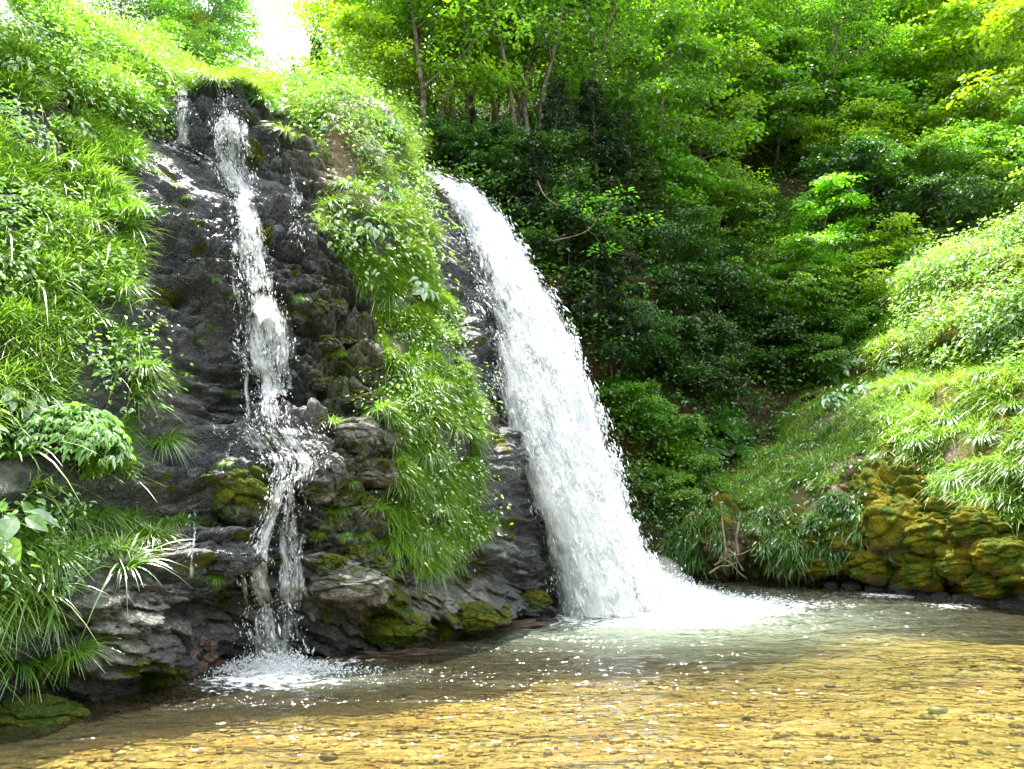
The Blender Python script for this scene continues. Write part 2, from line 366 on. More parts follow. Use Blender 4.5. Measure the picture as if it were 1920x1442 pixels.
bank_top = lambda px: np.interp(px, [1230, 1300, 1400, 1500, 1600, 1700, 1760, 1850, 1920, 2000, 2300, 2600], [1030, 950, 850, 760, 690, 615, 525, 425, 400, 345, 150, 0])
bank.build('bank', MOSSROCK, {'wet': wetb, 'moss': moss, 'earth': earth}, (bank.py > bank_top(bank.px)) & (P[:, 1] < 22.5))

# wooded hillside behind
hill_ctrl = cpts({
    600: [(330, 19), (260, 20), (210, 26)], 300: [(250, 19), (170, 24), (135, 34)], 0: [(200, 18), (50, 24)], -500: [(100, 16), (-200, 24)],
    820: [(700, 18), (400, 18.2), (290, 20.5), (230, 25), (190, 33)],
    980: [(1100, 18), (850, 18), (500, 18.6), (330, 20.5), (230, 24), (120, 31)],
    1150: [(1080, 18.2), (850, 18.6), (600, 19.4), (420, 21), (280, 24), (120, 29), (0, 34)],
    1300: [(1090, 18.5), (1000, 19), (850, 20.5), (700, 22), (500, 24.5), (300, 28.5), (100, 34), (-150, 42)],
    1500: [(1000, 20), (850, 21.5), (700, 23), (500, 25.5), (300, 30), (100, 36), (-150, 44)],
    1700: [(800, 22), (650, 23), (500, 25), (300, 29.5), (100, 35), (-150, 43)],
    1920: [(700, 22), (500, 24), (350, 27), (150, 32), (-50, 38), (-250, 44)],
    2400: [(600, 22), (300, 26), (0, 33), (-300, 42)]})
hill = Relief(hill_ctrl, -16, 40, -.5, 40, .14, (16.5, 60))
hill.push(.5*fbm(hill.flat*.35, 3, 31)+.12*fbm(hill.flat*1.7, 3, 32)); hill.index(8)
hp = hill.flat
hill.build('hill', SOIL, {'wet': np.zeros(len(hp)), 'moss': .35+.35*fbm(hp*.5, 2, 36), 'earth': np.clip(.5+1.2*fbm(hp*.6, 2, 37), 0, 1)},
    hill.py > np.interp(hill.px, [-500, 0, 300, 420, 600, 700, 820, 980, 1100, 1300, 1700], [-150, 60, 150, 200, 240, 225, 180, 60, -60, -150, -250]))

# unseen valley slope, added behind the camera to cut sky fill and reflections
gx, gy = np.meshgrid(np.linspace(-60, 60, 90), np.linspace(-70, -7, 60)); gz = -.6 + .55*np.maximum(0, -9-gy) + .006*gx**2
gp = np.stack([gx, gy, gz], -1).reshape(-1, 3); gp[:, 2] += 1.6*fbm(gp*.25, 4, 39)*sstep(-9, -16, gp[:, 1])
t = NT('unseen_slope'); n = t.noise(1.3, 6, t.pos())
UNSEEN_SLOPE = t.done(t.bsdf(t.mix(t.ramp(n, .35, .65), (.018, .04, .008), (.05, .10, .018)), .9, .1, t.bump(n, 1.0, .6)))
tag(link('hillside', mesh_data('hillside', gp, grid_faces(60, 90)), UNSEEN_SLOPE), kind='structure')

# ------------------------------------------------------------------ pool bed and water
def axis(lo, hi, f0, f1, a, b):
    """axis coordinates: step a between f0 and f1, step b outside"""
    return np.concatenate([np.arange(lo, f0, b), np.arange(f0, f1, a), np.arange(f1, hi+b, b)])
def sheet(xs, ys, zf):
    X, Y = np.meshgrid(xs, ys); return np.stack([X, Y, zf(X, Y)], -1).reshape(-1, 3), grid_faces(len(ys), len(xs))
FALL = on_water(1170, 1125); CASC = on_water(515, 1255)
def bed_z(X, Y):
    P = np.stack([X.ravel(), Y.ravel(), 0*X.ravel()], -1)
    d = -.13 - .42*sstep(5.4, 10.5, Y) - .45*np.exp(-((X-FALL[0]-.4)**2+(Y-FALL[1])**2)/7)
    bar = on_water(1880, 1175); d += .30*np.exp(-((X-bar[0])/2.2)**2-((Y-bar[1])/.7)**2)
    return d + (.05*fbm(P*1.1, 3, 60)).reshape(X.shape)
V, F = sheet(np.arange(-13, 15, .1), np.arange(-4, 20, .08), bed_z)
t = NT('gravel_bed'); p = t.pos()
def pebble_cells(t, sc, p):
    v = t.add('TexVoronoi'); v.inputs['Scale'].default_value = sc; t.l.new(p, v.inputs['Vector']); return v
va, vb = pebble_cells(t, 13, p), pebble_cells(t, 34, p)
sep = t.add('SeparateColor'); t.l.new(va.outputs['Color'], sep.inputs[0]); sep2 = t.add('SeparateColor'); t.l.new(vb.outputs['Color'], sep2.inputs[0])
n = t.noise(.7, 4, p)
ca = t.mix(sep.outputs[0], (.085, .066, .014), (.27, .215, .085)); cb = t.mix(sep2.outputs[0], (.07, .052, .011), (.25, .185, .062))
c = t.mix(t.ramp(sep2.outputs[1], .4, .6), ca, cb); c = t.mix(t.ramp(n, .4, .65), c, t.mix(1.0, c, (.62, .62, .42), 'MULTIPLY'))
c = t.mix(t.ramp(t.noise(1.6, 3, p), .55, .68), c, t.mix(1.0, c, (1.0, .72, .36), 'MULTIPLY'))
silt = t.attr('silt'); c = t.mix(silt, c, (.15, .15, .06))
h = t.math('MINIMUM', va.outputs['Distance'], vb.outputs['Distance'])
BED = t.done(t.bsdf(c, .7, .2, t.bump(h, .5, -.04)))
px, py = proj(np.where(V[:, 1:2] < 2, [[0, 2, 0]], V)); q = V
silt = .75*np.exp(-((V[:, 0]-FALL[0]-.6)/4.6)**2-((V[:, 1]-FALL[1]-.3)/3.2)**2)
tag(link('pool_bed', mesh_data('pool_bed', V, F, {'silt': silt}), BED), kind='structure')

def ico():
    a = (1+5**.5)/2
    v = np.array([(-1, a, 0), (1, a, 0), (-1, -a, 0), (1, -a, 0), (0, -1, a), (0, 1, a), (0, -1, -a), (0, 1, -a), (a, 0, -1), (a, 0, 1), (-a, 0, -1), (-a, 0, 1)])/math.sqrt(1+a*a)
    f = np.array([(0, 11, 5), (0, 5, 1), (0, 1, 7), (0, 7, 10), (0, 10, 11), (1, 5, 9), (5, 11, 4), (11, 10, 2), (10, 7, 6), (7, 1, 8), (3, 9, 4), (3, 4, 2), (3, 2, 6), (3, 6, 8), (3, 8, 9), (4, 9, 5), (2, 4, 11), (6, 2, 10), (8, 6, 7), (9, 8, 1)])
    return v, f
def subdiv(v, f, n):
    for _ in range(n):
        v = list(map(tuple, v)); mid = {}
        def m(a, b):
            k = (min(a, b), max(a, b))
            if k not in mid:
                q = (np.array(v[a])+np.array(v[b]))/2; v.append(tuple(q/np.linalg.norm(q))); mid[k] = len(v)-1
            return mid[k]
        nf = []
        for a, b, c in f:
            x_, y_, z_ = m(a, b), m(b, c), m(c, a); nf += [(a, x_, z_), (b, y_, x_), (c, z_, y_), (x_, y_, z_)]
        v, f = np.array(v), np.array(nf)
    return v, f
def rotz(a):
    c, s = np.cos(a), np.sin(a); R = np.zeros((len(a), 3, 3)); R[:, 0, 0] = c; R[:, 0, 1] = -s; R[:, 1, 0] = s; R[:, 1, 1] = c; R[:, 2, 2] = 1; return R
def scatter(base, faces, pos, M):
    """copies of a small shape as one vertex array: M holds a 3x3 matrix per copy"""
    V = np.einsum('nij,kj->nki', M, base) + pos[:, None, :]
    F = faces[None] + (np.arange(len(pos))*len(base))[:, None, None]
    return V.reshape(-1, 3), F.reshape(-1, faces.shape[1])
# loose pebbles on the bed
bv, bf = ico(); N = 8000
yy = 2.6 + 8.5*rng.random(N)**1.5; xx = (rng.random(N)*2-1)*(.72*yy+.6)
r = .0115*np.exp(rng.normal(0, .5, N))*(1+.06*yy); M = rotz(rng.random(N)*6.3)*np.stack([r*1.4, r, r*.5], -1)[:, None, :]
pos = np.stack([xx, yy, bed_z(xx, yy)+r*.2], -1)
V, F = scatter(bv, bf, pos, M)
t = NT('pebbles'); k = t.attr('tint'); c = t.add('ValToRGB'); t.l.new(k, c.inputs[0]); e = c.color_ramp.elements
e[0].color = (.05, .030, .009, 1); e[1].color = (.5, .45, .30, 1); e[1].position = 1
for pos_, col in ((.3, (.16, .10, .02, 1)), (.55, (.36, .24, .045, 1)), (.75, (.30, .18, .055, 1)), (.9, (.18, .18, .09, 1))): e.new(pos_).color = col
PEB = t.done(t.bsdf(t.mix(t.ramp(t.noise(40, 3, t.pos()), .3, .7), c.outputs[0], t.mix(1.0, c.outputs[0], (.6, .6, .6), 'MULTIPLY')), .5, .3))
tag(link('pebbles', mesh_data('pebbles', V, F, {'tint': np.repeat(rng.random(N), 12)}), PEB), 'golden brown gravel covering the floor of the shallow pool', 'gravel', kind='stuff')

def water_z(X, Y):
    P = np.stack([X.ravel(), Y.ravel(), 0*X.ravel()], -1)
    wr = fbm(P*.6, 2, 70).reshape(X.shape)
    r = np.hypot(X-FALL[0], Y-FALL[1]) + .35*wr
    z = .030*np.sin(r*6.3+1.0+1.5*wr)*np.exp(-r/7) + .012*np.sin(r*11.5+2*wr)*np.exp(-r/8) + .006*np.sin(r*19+3*wr)*np.exp(-r/9)
    r2 = np.hypot(X-CASC[0], Y-CASC[1]) + .2*wr
    z += .016*np.sin(r2*14)*np.exp(-r2/1.6)
    z += .020*fbm(P*np.array([1.5, 3.2, 1]), 4, 71).reshape(X.shape)
    z += (.055*np.exp(-(r/2.0)**2)+.028*np.exp(-(r2/.8)**2))*fbm(P*4.5, 4, 72).reshape(X.shape)
    return z + .05*np.exp(-(r/1.1)**2)
xs = axis(-13, 15, -6.5, 9.5, .028, .3); ys = np.concatenate([np.arange(-4, 2.4, .2), 2.4*np.exp(np.arange(0, 2.08, .0046))])
V, F = sheet(xs, ys, water_z)
px, py = proj(np.where(V[:, 1:2] < 2, [[0, 2, -5]], V))
def bl(cx, cy_, rx, ry, s=1.0): return s*np.exp(-((px-cx)/rx)**2-((py-cy_)/ry)**2)
foam = np.maximum.reduce([bl(1150, 1135, 130, 28, 1.1), bl(1270, 1130, 120, 32, .95), bl(1390, 1138, 140, 24, .75), bl(1080, 1160, 60, 10, .8), bl(1230, 1165, 270, 13, .7), bl(1480, 1135, 120, 15, .5), bl(520, 1252, 75, 18, 1.0), bl(500, 1272, 150, 22, .75), bl(420, 1292, 60, 12, .5), bl(640, 1240, 90, 8, .5),
                          bl(1700, 1115, 130, 7, .6), bl(1800, 1135, 80, 8, .5)])
air = np.maximum(bl(1230, 1165, 380, 45, .8), bl(520, 1265, 160, 22, .6))
chop = np.clip(np.maximum.reduce([bl(1250, 1160, 480, 60, 1.0), bl(560, 1300, 330, 60, 1.0), bl(900, 1290, 600, 40, .6)]) + .45, 0, 1)
t = NT('stream_water'); p = t.pos()
vm = t.add('VectorMath', operation='MULTIPLY'); t.l.new(p, vm.inputs[0]); vm.inputs[1].default_value = (1, 1.6, 1)
v3 = t.add('VectorMath', operation='MULTIPLY'); t.l.new(p, v3.inputs[0]); v3.inputs[1].default_value = (.4, 2.3, 1)
n1 = t.noise(3.2, 1, vm.outputs[0]); n2 = t.noise(9, 0, vm.outputs[0])
hh = t.math('ADD', t.math('MULTIPLY', n1, .75), t.math('MULTIPLY', n2, t.math('MULTIPLY', t.math('MULTIPLY', t.attr('chop'), t.math('ADD', .16, t.ramp(t.noise(1.1, 2, v3.outputs[0]), .46, .62))), 1.6)))
b = t.add('Bump'); b.inputs['Strength'].default_value = 1; b.inputs['Distance'].default_value = .06; t.l.new(hh, b.inputs['Height'])
tr = t.add('BsdfTransparent'); t.set(tr.inputs[0], (.93, .90, .70, 1))
murk = t.add('BsdfDiffuse'); murk.inputs[0].default_value = (.20, .25, .19, 1)
gl = t.add('BsdfGlossy'); gl.inputs['Roughness'].default_value = .08; t.l.new(b.outputs[0], gl.inputs['Normal'])
fr = t.add('Fresnel'); fr.inputs['IOR'].default_value = 1.33; t.l.new(b.outputs[0], fr.inputs['Normal'])
haze_ = t.add('BsdfDiffuse'); haze_.inputs[0].default_value = (.36, .32, .18, 1)
body = t.shmix(t.math('MULTIPLY', t.attr('air'), .75), t.shmix(.05, tr.outputs[0], haze_.outputs[0]), murk.outputs[0])
water = t.shmix(fr.outputs[0], body, gl.outputs[0])
fo = t.bsdf((.86, .88, .88), .6, .3)
fn = t.math('ADD', t.math('MULTIPLY', t.noise(9, 6, vm.outputs[0], .65), .8), t.math('MULTIPLY', t.noise(38, 3, vm.outputs[0]), .35))
ff = t.ramp(t.math('ADD', t.attr('foam'), t.math('MULTIPLY', t.math('SUBTRACT', fn, .575), 2.6)), .42, .72)
ff = t.math('MULTIPLY', ff, t.ramp(t.attr('foam'), .02, .2))
WATER = t.done(t.shmix(ff, water, fo))
tag(link('water', mesh_data('water', V, F, {'foam': foam, 'air': air, 'chop': chop}), WATER), kind='structure')

# ------------------------------------------------------------------ white water
def white(name, lo=.1, hi=.45, tint=(.80, .83, .86)):
    t = NT(name)
    su, sv, dn = t.attr('along'), t.attr('across'), t.attr('dens')
    cv = t.add('CombineXYZ'); t.l.new(t.math('MULTIPLY', sv, 7.0), cv.inputs[0]); t.l.new(t.math('MULTIPLY', su, 1.5), cv.inputs[1]); t.l.new(t.attr('layer'), cv.inputs[2])
    cf = t.add('CombineXYZ'); t.l.new(t.math('MULTIPLY', sv, 30.0), cf.inputs[0]); t.l.new(t.math('MULTIPLY', su, 7.0), cf.inputs[1]); t.l.new(t.attr('layer'), cf.inputs[2])
    nn = t.math('ADD', t.math('MULTIPLY', t.noise(1.0, 5, cv.outputs[0], .62), .65), t.math('MULTIPLY', t.noise(1.0, 5, cf.outputs[0], .7), .45))
    a = t.ramp(t.math('ADD', t.math('MULTIPLY', t.math('SUBTRACT', nn, .55), 3.4), t.math('SUBTRACT', dn, .35)), lo, hi)
    a = t.math('MULTIPLY', a, t.ramp(dn, 0, .25))
    d = t.add('BsdfDiffuse'); d.inputs[0].default_value = (*tint, 1); l = t.add('BsdfTranslucent'); l.inputs[0].default_value = (*tint, 1)
    w = t.shmix(.5, d.outputs[0], l.outputs[0]); tr = t.add('BsdfTransparent')
    return t.done(t.shmix(a, tr.outputs[0], w))
SHEET = white('falling_water', .0, .9); STRAND = white('cascade_water', .0, .7)
t = NT('water_drops'); d = t.add('BsdfDiffuse'); d.inputs[0].default_value = (.84, .87, .90, 1); l = t.add('BsdfTranslucent'); l.inputs[0].default_value = (.84, .87, .90, 1)
DROP = t.done(t.shmix(.45, d.outputs[0], l.outputs[0]))
OCT = np.array([(1, 0, 0), (-1, 0, 0), (0, 1, 0), (0, -1, 0), (0, 0, 1.0), (0, 0, -1.0)])
OCTF = np.array([(0, 2, 4), (2, 1, 4), (1, 3, 4), (3, 0, 4), (2, 0, 5), (1, 2, 5), (3, 1, 5), (0, 3, 5)])
def drops(pos, vel, r, el):
    """small elongated drops along their own flight direction"""
    w = unit(vel); a = unit(np.cross(w, rng.normal(size=w.shape))); b_ = np.cross(w, a)
    M = np.stack([a*r[:, None], b_*r[:, None], w*(r*el)[:, None]], -1)
    return scatter(OCT, OCTF, pos, M)

def curve(rows, n):
    P = np.array(rows, float); s = np.linspace(0, 1, len(P)); tt = np.linspace(0, 1, n)
    out = np.empty((n, P.shape[1]))
    for k in range(P.shape[1]):
        m = np.gradient(P[:, k], s); i = np.clip(np.searchsorted(s, tt, side='right')-1, 0, len(s)-2); h = s[1]-s[0]; u = (tt-s[i])/h
        out[:, k] = (2*u**3-3*u**2+1)*P[i, k]+(u**3-2*u**2+u)*h*m[i]+(-2*u**3+3*u**2)*P[i+1, k]+(u**3-u**2)*h*m[i+1]
    return out
NT_, NV_ = 240, 60
Lr = [(783, 337, 15.7), (808, 395, 15.2), (838, 470, 14.6), (868, 555, 13.3), (902, 640, 12.9), (934, 745, 12.5), (962, 850, 12.4), (1000, 950, 12.3), (1030, 1050, 12.3), (1050, 1146, 12.3)]
Rr = [(800, 333, 15.7), (888, 364, 15.2), (948, 428, 14.9), (1002, 522, 14.6), (1060, 624, 14.3), (1108, 750, 14.0), (1148, 880, 13.7), (1188, 1000, 13.5), (1220, 1075, 13.4), (1240, 1135, 13.4)]
Lw, Rw = curve([at(*q) for q in Lr], NT_), curve([at(*q) for q in Rr], NT_)
vv = np.linspace(0, 1, NV_); tt = np.linspace(0, 1, NT_); TT, VV = np.meshgrid(tt, vv, indexing='ij')
def jet(TT, VV):
    i = np.clip((TT*(NT_-1)), 0, NT_-1.001); k = i.astype(int); f = (i-k)[..., None]
    L_ = Lw[k]*(1-f)+Lw[k+1]*f; R_ = Rw[k]*(1-f)+Rw[k+1]*f
    v = VV[..., None]
    P = L_*(1-v)+R_*v
    P[..., 1] -= .55*np.sin(np.clip(VV, 0, 1)*math.pi)*sstep(0, .5, TT)
    T = unit((Lw[k+1]-Lw[k])*(1-v)+(Rw[k+1]-Rw[k])*v)
    return P, T
def jdens(t_, v):
    thin = (1-sstep(.26, .60, v+.50*sstep(.34, .62, t_)))*sstep(.05, .16, t_)
    d_ = 1.10-.86*thin
    d_ = d_*(1-.30*np.exp(-((v-.45)/.2)**2)*np.exp(-((t_-.5)/.22)**2))
    return d_*sstep(-.05, .24, v)*(1-sstep(.88, 1.06, v))
fall = tag(link('waterfall', None, loc=(FALL[0], FALL[1], 0)), 'tall wide white waterfall shooting off the ledge and plunging into the pool', 'waterfall')
def under(o, e): o.parent = e; o.matrix_parent_inverse = e.matrix_basis.inverted(); return o
Vs, Fs, A = [], [], {k: [] for k in ('along', 'across', 'dens', 'layer')}
for ly in range(6):
    Pj, Tj = jet(TT, VV*1.06-.03)
    q = Pj.reshape(-1, 3); nz = fbm(q*1.3, 3, 80+ly).reshape(TT.shape)
    Pj[..., 1] += (.32-.14*ly) + .16*nz; Pj[..., 2] += .05*nz
    wdt = np.linalg.norm(Rw-Lw, axis=1)[:, None]*VV
    Fs.append(grid_faces(NT_, NV_)+ly*NT_*NV_); Vs.append(Pj.reshape(-1, 3))
    A['along'].append((TT*9).ravel()); A['across'].append(wdt.ravel()); A['layer'].append(np.full(TT.size, ly*7.3)); A['dens'].append((jdens(TT, VV)*(1+.28*sstep(.45, .9, TT))*(1+.55*fbm(q*np.array([2.6, 1, 1.6]), 3, 180+ly)).reshape(TT.shape)*(.80 if ly < 3 else .62)).ravel())
under(link('water_sheet', mesh_data('water_sheet', np.concatenate(Vs), np.concatenate(Fs), {k: np.concatenate(a) for k, a in A.items()}), SHEET), fall)
N = 120000
t_ = rng.random(N)**.8; v = rng.random(N)*1.16-.06
dj = jdens(t_, np.minimum(v, .92))
Pj, Tj = jet(t_, v)
cl = fbm(np.stack([v*7, t_*16, v*0], -1), 4, 90)
kp = (rng.random(N) < np.clip(dj*.62+1.3*cl-.30, .012*dj, 1)*np.where(v > .95, np.clip(1.7-7*(v-.95), 0, 1)*(cl > -.1), 1))
Pj, Tj, t_, dj, v = Pj[kp], Tj[kp], t_[kp], dj[kp], v[kp]
n = len(Pj); Pj = Pj + rng.normal(0, 1, (n, 3))*np.array([.05, .26, .05])
V, F = drops(Pj, Tj*np.array([1, .6, 1.0])+rng.normal(0, .22, (n, 3)), .0046*np.exp(rng.normal(0, .6, n))*(.7+.5*dj), 2+4*rng.random(n))
tag(under(link('water_drops', mesh_data('water_drops', V, F), DROP), fall), kind='stuff')
# splash thrown up at the foot
N = 15000
a, rr = rng.random(N)*2*math.pi, np.abs(rng.normal(0, 1, N))
cx = FALL + np.array([.25, -.1, 0]); px_ = cx[0]+rng.normal(.25, .75, N); py_ = cx[1]+rng.normal(0, .45, N)
hgt = .38*np.exp(-((px_-cx[0]-.3)/.9)**2)*np.abs(rng.normal(0, .55, N)) + .02
V, F = drops(np.stack([px_, py_, hgt], -1), np.stack([px_-cx[0], (py_-cx[1]), .6+0*a], -1)+rng.normal(0, .5, (N, 3)), .008*np.exp(rng.normal(0, .45, N)), 1+rng.random(N))
tag(under(link('splash', mesh_data('splash', V, F), DROP), fall), kind='stuff')
tm = NT('mist'); vs = tm.add('VolumePrincipled'); vs.inputs['Color'].default_value = (.97, .98, 1, 1); vs.inputs['Density'].default_value = .3; vs.inputs['Anisotropy'].default_value = .3
tm.l.new(vs.outputs[0], tm.out.inputs['Volume']); MIST = tm.m
sv_, sf_ = subdiv(*ico(), 3)
for (px1, py1, rx, rz) in ((1195, 1108, 1.0, .34), (1262, 1118, .8, .22), (1340, 1134, .9, .12), (1120, 1124, .7, .28), (1225, 1085, .5, .4)):
    q = at(px1, py1, 13.2); o = link('mist', bpy.data.meshes.get('mist') or mesh_data('mist', sv_, sf_), MIST, loc=q); o.scale = (rx, .6, rz); tag(o, kind='stuff', label='white spray drifting over the foot of the big fall', cat='mist')

# thin cascade over the stepped black rock: separate strands, each its own ribbon of water with drops
casc = tag(link('cascade', None, loc=(CASC[0], CASC[1], 0)), 'thin stepped cascade trickling in white strands down the black wet rock face', 'waterfall')
STR = [([(425, 180, 26), (428, 215, 60), (430, 250, 66), (432, 300, 70), (440, 335, 70)], .62), ([(440, 318, 80), (452, 350, 72), (458, 385, 46), (470, 430, 52), (482, 500, 66), (490, 550, 72)], .78),
       ([(490, 545, 80), (496, 600, 96), (500, 648, 116), (506, 700, 80), (512, 760, 60), (514, 805, 84)], .80), ([(505, 797, 210), (528, 828, 190), (552, 862, 120), (545, 905, 74)], .58),
       ([(528, 890, 40), (512, 950, 32), (492, 1010, 34), (484, 1050, 44), (490, 1100, 44), (505, 1145, 60)], .85), ([(548, 895, 40), (545, 950, 26), (543, 1010, 46), (550, 1070, 56), (545, 1140, 70)], .72),
       ([(512, 1135, 90), (515, 1170, 116), (520, 1215, 124), (520, 1256, 140)], .70), ([(342, 148, 14), (345, 190, 26), (344, 235, 32), (342, 280, 44)], .62), ([(448, 655, 40), (462, 680, 14), (464, 730, 10), (466, 795, 14)], .6),
       ([(548, 322, 20), (556, 360, 26), (562, 410, 26), (566, 470, 24)], .5), ([(516, 248, 10), (521, 280, 12), (524, 310, 14)], .55), ([(365, 950, 6), (364, 1010, 7), (364, 1085, 9)], .6), ([(455, 1085, 8), (462, 1110, 12), (460, 1140, 14)], .6),
       ([(405, 215, 14), (408, 250, 18), (404, 300, 22)], .5), ([(455, 225, 16), (462, 260, 18), (466, 300, 26)], .5), ([(418, 240, 10), (416, 280, 12), (420, 315, 20)], .55),
       ([(530, 800, 40), (575, 815, 34), (610, 850, 20), (612, 880, 14)], .3), ([(470, 800, 40), (450, 812, 30), (432, 830, 16), (428, 860, 12)], .3), ([(520, 900, 20), (500, 960, 14), (470, 1020, 16), (458, 1075, 14)], .5), ([(560, 905, 16), (572, 960, 12), (566, 1040, 18), (575, 1130, 26)], .45),
       ([(500, 560, 30), (530, 600, 26), (536, 655, 20), (540, 720, 14), (538, 790, 14)], .45), ([(440, 440, 20), (446, 520, 30), (452, 600, 26), (456, 655, 34)], .42), ([(300, 262, 50), (360, 292, 60), (420, 322, 60)], .30)]
dp, dv, ds = [], [], []
for rows, dens in STR:
    n = max(24, int(sum(math.hypot(b[0]-a[0], b[1]-a[1]) for a, b in zip(rows, rows[1:]))/4)); C_ = curve(rows, n); m = 13
    lat = np.linspace(-.5, .5, m); dep = np.array([[cliff.p(c[0]+l*c[2], c[1])[1] for l in lat] for c in C_])
    dp_ = np.pad(dep, ((3, 3), (0, 0)), 'edge'); dep = np.min([dp_[i:i+n] for i in range(7)], 0)
    kk = 9; dep = np.stack([np.convolve(np.pad(col, kk//2, 'edge'), np.ones(kk)/kk, 'valid') for col in dep.T], 1)
    dep = np.minimum(dep, dep.min(1, keepdims=True)+.10) - .05
    off = 9*np.sin(np.linspace(0, 5, n)+rows[0][0])*np.linspace(0, 1, n)*.5
    P_ = at(C_[:, :1]+off[:, None]+lat[None]*C_[:, 2:3], np.repeat(C_[:, 1:2], m, 1), dep)
    P_[..., 1] += .025*fbm(P_.reshape(-1, 3)*5, 2, 95).reshape(n, m)
    al = np.concatenate([[0], np.cumsum(np.linalg.norm(np.diff(P_[:, m//2], axis=0), axis=1))])
    ed = 1-(np.abs(lat)*2)**2.2
    ends = sstep(-.02, .10, np.linspace(0, 1, n))*sstep(1.03, .92, np.linspace(0, 1, n))
    at_ = {'along': np.repeat(al, m), 'across': (lat[None]*C_[:, 2:3]/140+rows[0][0]*.01).ravel()*np.ones(n*m), 'dens': (dens*.98*ed[None]*ends[:, None]).ravel(), 'layer': np.full(n*m, rows[0][1]*.01)}
    under(link('water_strand', mesh_data('water_strand', P_.reshape(-1, 3), grid_faces(n, m), at_), STRAND), casc)
    k = int(al[-1]*C_[:, 2].mean()/60*1000*dens*dens); i = rng.integers(0, n-1, k); lt = np.clip(rng.normal(0, .27, k), -.75, .75)
    fl = fbm(np.stack([lt*9, al[i]*2.2, 0*lt], -1), 3, 96); j = np.clip((lt+.5)*(m-1), 0, m-1).astype(int); kp = rng.random(k) < np.clip(.5+1.5*fl, .03, 1)
    i, j, lt = i[kp], j[kp], lt[kp]; k = len(i)
    dp.append(P_[i, j]+rng.normal(0, 1, (k, 3))*np.array([.03, .05, .03])+np.array([0, -.05, 0])); dv.append(unit(P_[i+1, j]-P_[i, j])+rng.normal(0, .18, (k, 3)))
dp, dv = np.concatenate(dp), np.concatenate(dv); k = len(dp)
V, F = drops(dp, dv, .0034*np.exp(rng.normal(0, .55, k)), 2+4*rng.random(k))
tag(under(link('water_drops', mesh_data('cascade_drops', V, F), DROP), casc), kind='stuff')
k = 3500; qx_ = CASC[0]+rng.normal(-.02, .45, k); qy_ = CASC[1]-.1+rng.normal(0, .13, k)
V, F = drops(np.stack([qx_, qy_, .01+np.abs(rng.normal(0, .10, k))*np.exp(-((qx_-CASC[0])/.5)**2)], -1), rng.normal(0, 1, (k, 3)), .005*np.exp(rng.normal(0, .45, k)), 1+rng.random(k))
tag(under(link('splash', mesh_data('cascade_splash', V, F), DROP), casc), kind='stuff')

# ------------------------------------------------------------------ foliage kit
def leaf_material(name, dark, light, gloss=.07, rough=.38, trans=.45):
    t = NT(name); k = t.attr('tint'); oi = t.add('ObjectInfo')
    c = t.mix(k, dark, light); c = t.mix(1.0, c, oi.outputs['Color'], 'MULTIPLY')
    d = t.add('BsdfDiffuse'); t.l.new(c, d.inputs[0]); l = t.add('BsdfTranslucent'); t.l.new(t.mix(1.0, c, (1.5, 1.6, .5), 'MULTIPLY'), l.inputs[0])
    g = t.add('BsdfGlossy'); g.inputs['Roughness'].default_value = rough; g.inputs[0].default_value = (.95, 1, .92, 1)
    return t.done(t.shmix(gloss, t.shmix(trans, d.outputs[0], l.outputs[0]), g.outputs[0]))
LEAF = leaf_material('leaf', (.040, .120, .008), (.14, .31, .020), .07, .38, .55)
NEEDLE = leaf_material('needle', (.014, .050, .009), (.055, .12, .020), .04, .5, .25)
HERB = leaf_material('herb_leaf', (.045, .13, .014), (.16, .30, .05), .15, .34)
GRASS = leaf_material('grass_blade', (.045, .135, .010), (.19, .34, .05), .11, .36)
t = NT('bark'); n = t.noise(6, 5, t.obj()); nf = t.noise(30, 4, t.obj())
BARK = t.done(t.bsdf(t.mix(t.ramp(n, .4, .65), (.075, .055, .038), (.22, .19, .15)), .9, .2, t.bump(nf, .8, .02)))
t = NT('dead_wood'); n = t.noise(9, 5, t.obj())
DEAD = t.done(t.bsdf(t.mix(t.ramp(n, .35, .65), (.12, .08, .05), (.26, .20, .14)), .85, .2, t.bump(n, .6, .02)))
UP = np.array([0, 0, 1.0])
DIAMOND = (np.array([(0, 0, 0), (.45, -.5, .16), (1, 0, -.10), (.45, .5, .16)]), np.array([(0, 1, 2), (0, 2, 3)]))
LEAF6 = (np.array([(0, 0, 0), (.25, -.42, .10), (.65, -.36, .05), (1, 0, -.22), (.65, .36, .05), (.25, .42, .10)]), np.array([(0, 1, 2, 3), (0, 3, 4, 5)]))
_l = LEAF6[0]*np.array([1, .55, 1])
def _rot(v, a): c, s = math.cos(a), math.sin(a); return np.stack([v[:, 0]*c-v[:, 1]*s, v[:, 0]*s+v[:, 1]*c, v[:, 2]], 1)
def _big():
    s = np.array([0, .12, .3, .5, .7, .87, 1.0]); w = np.array([.04, .30, .48, .46, .32, .15, .0]); V = []
    for a, b in zip(s, w):
        for c in (-1, -.5, 0, .5, 1): V.append((a, c*b, .05*a-.34*a*a+.16*b*abs(c)**1.5-.02*(c == 0)))
    return np.array(V), grid_faces(7, 5)
BIGLEAF = _big()
LOBED = (np.concatenate([_l, _rot(_l*.8, .95), _rot(_l*.8, -.95)]), np.concatenate([LEAF6[1], LEAF6[1]+6, LEAF6[1]+12]))
def leaf_mesh(pos, nrm, dirv, L, Wd, shape=DIAMOND, r=None):
    nrm = unit(nrm); dirv = unit(dirv-nrm*(dirv*nrm).sum(-1, keepdims=True)); side = np.cross(nrm, dirv)
    M = np.stack([dirv*L[:, None], side*Wd[:, None], nrm*L[:, None]], -1)
    return scatter(shape[0], shape[1], pos, M)
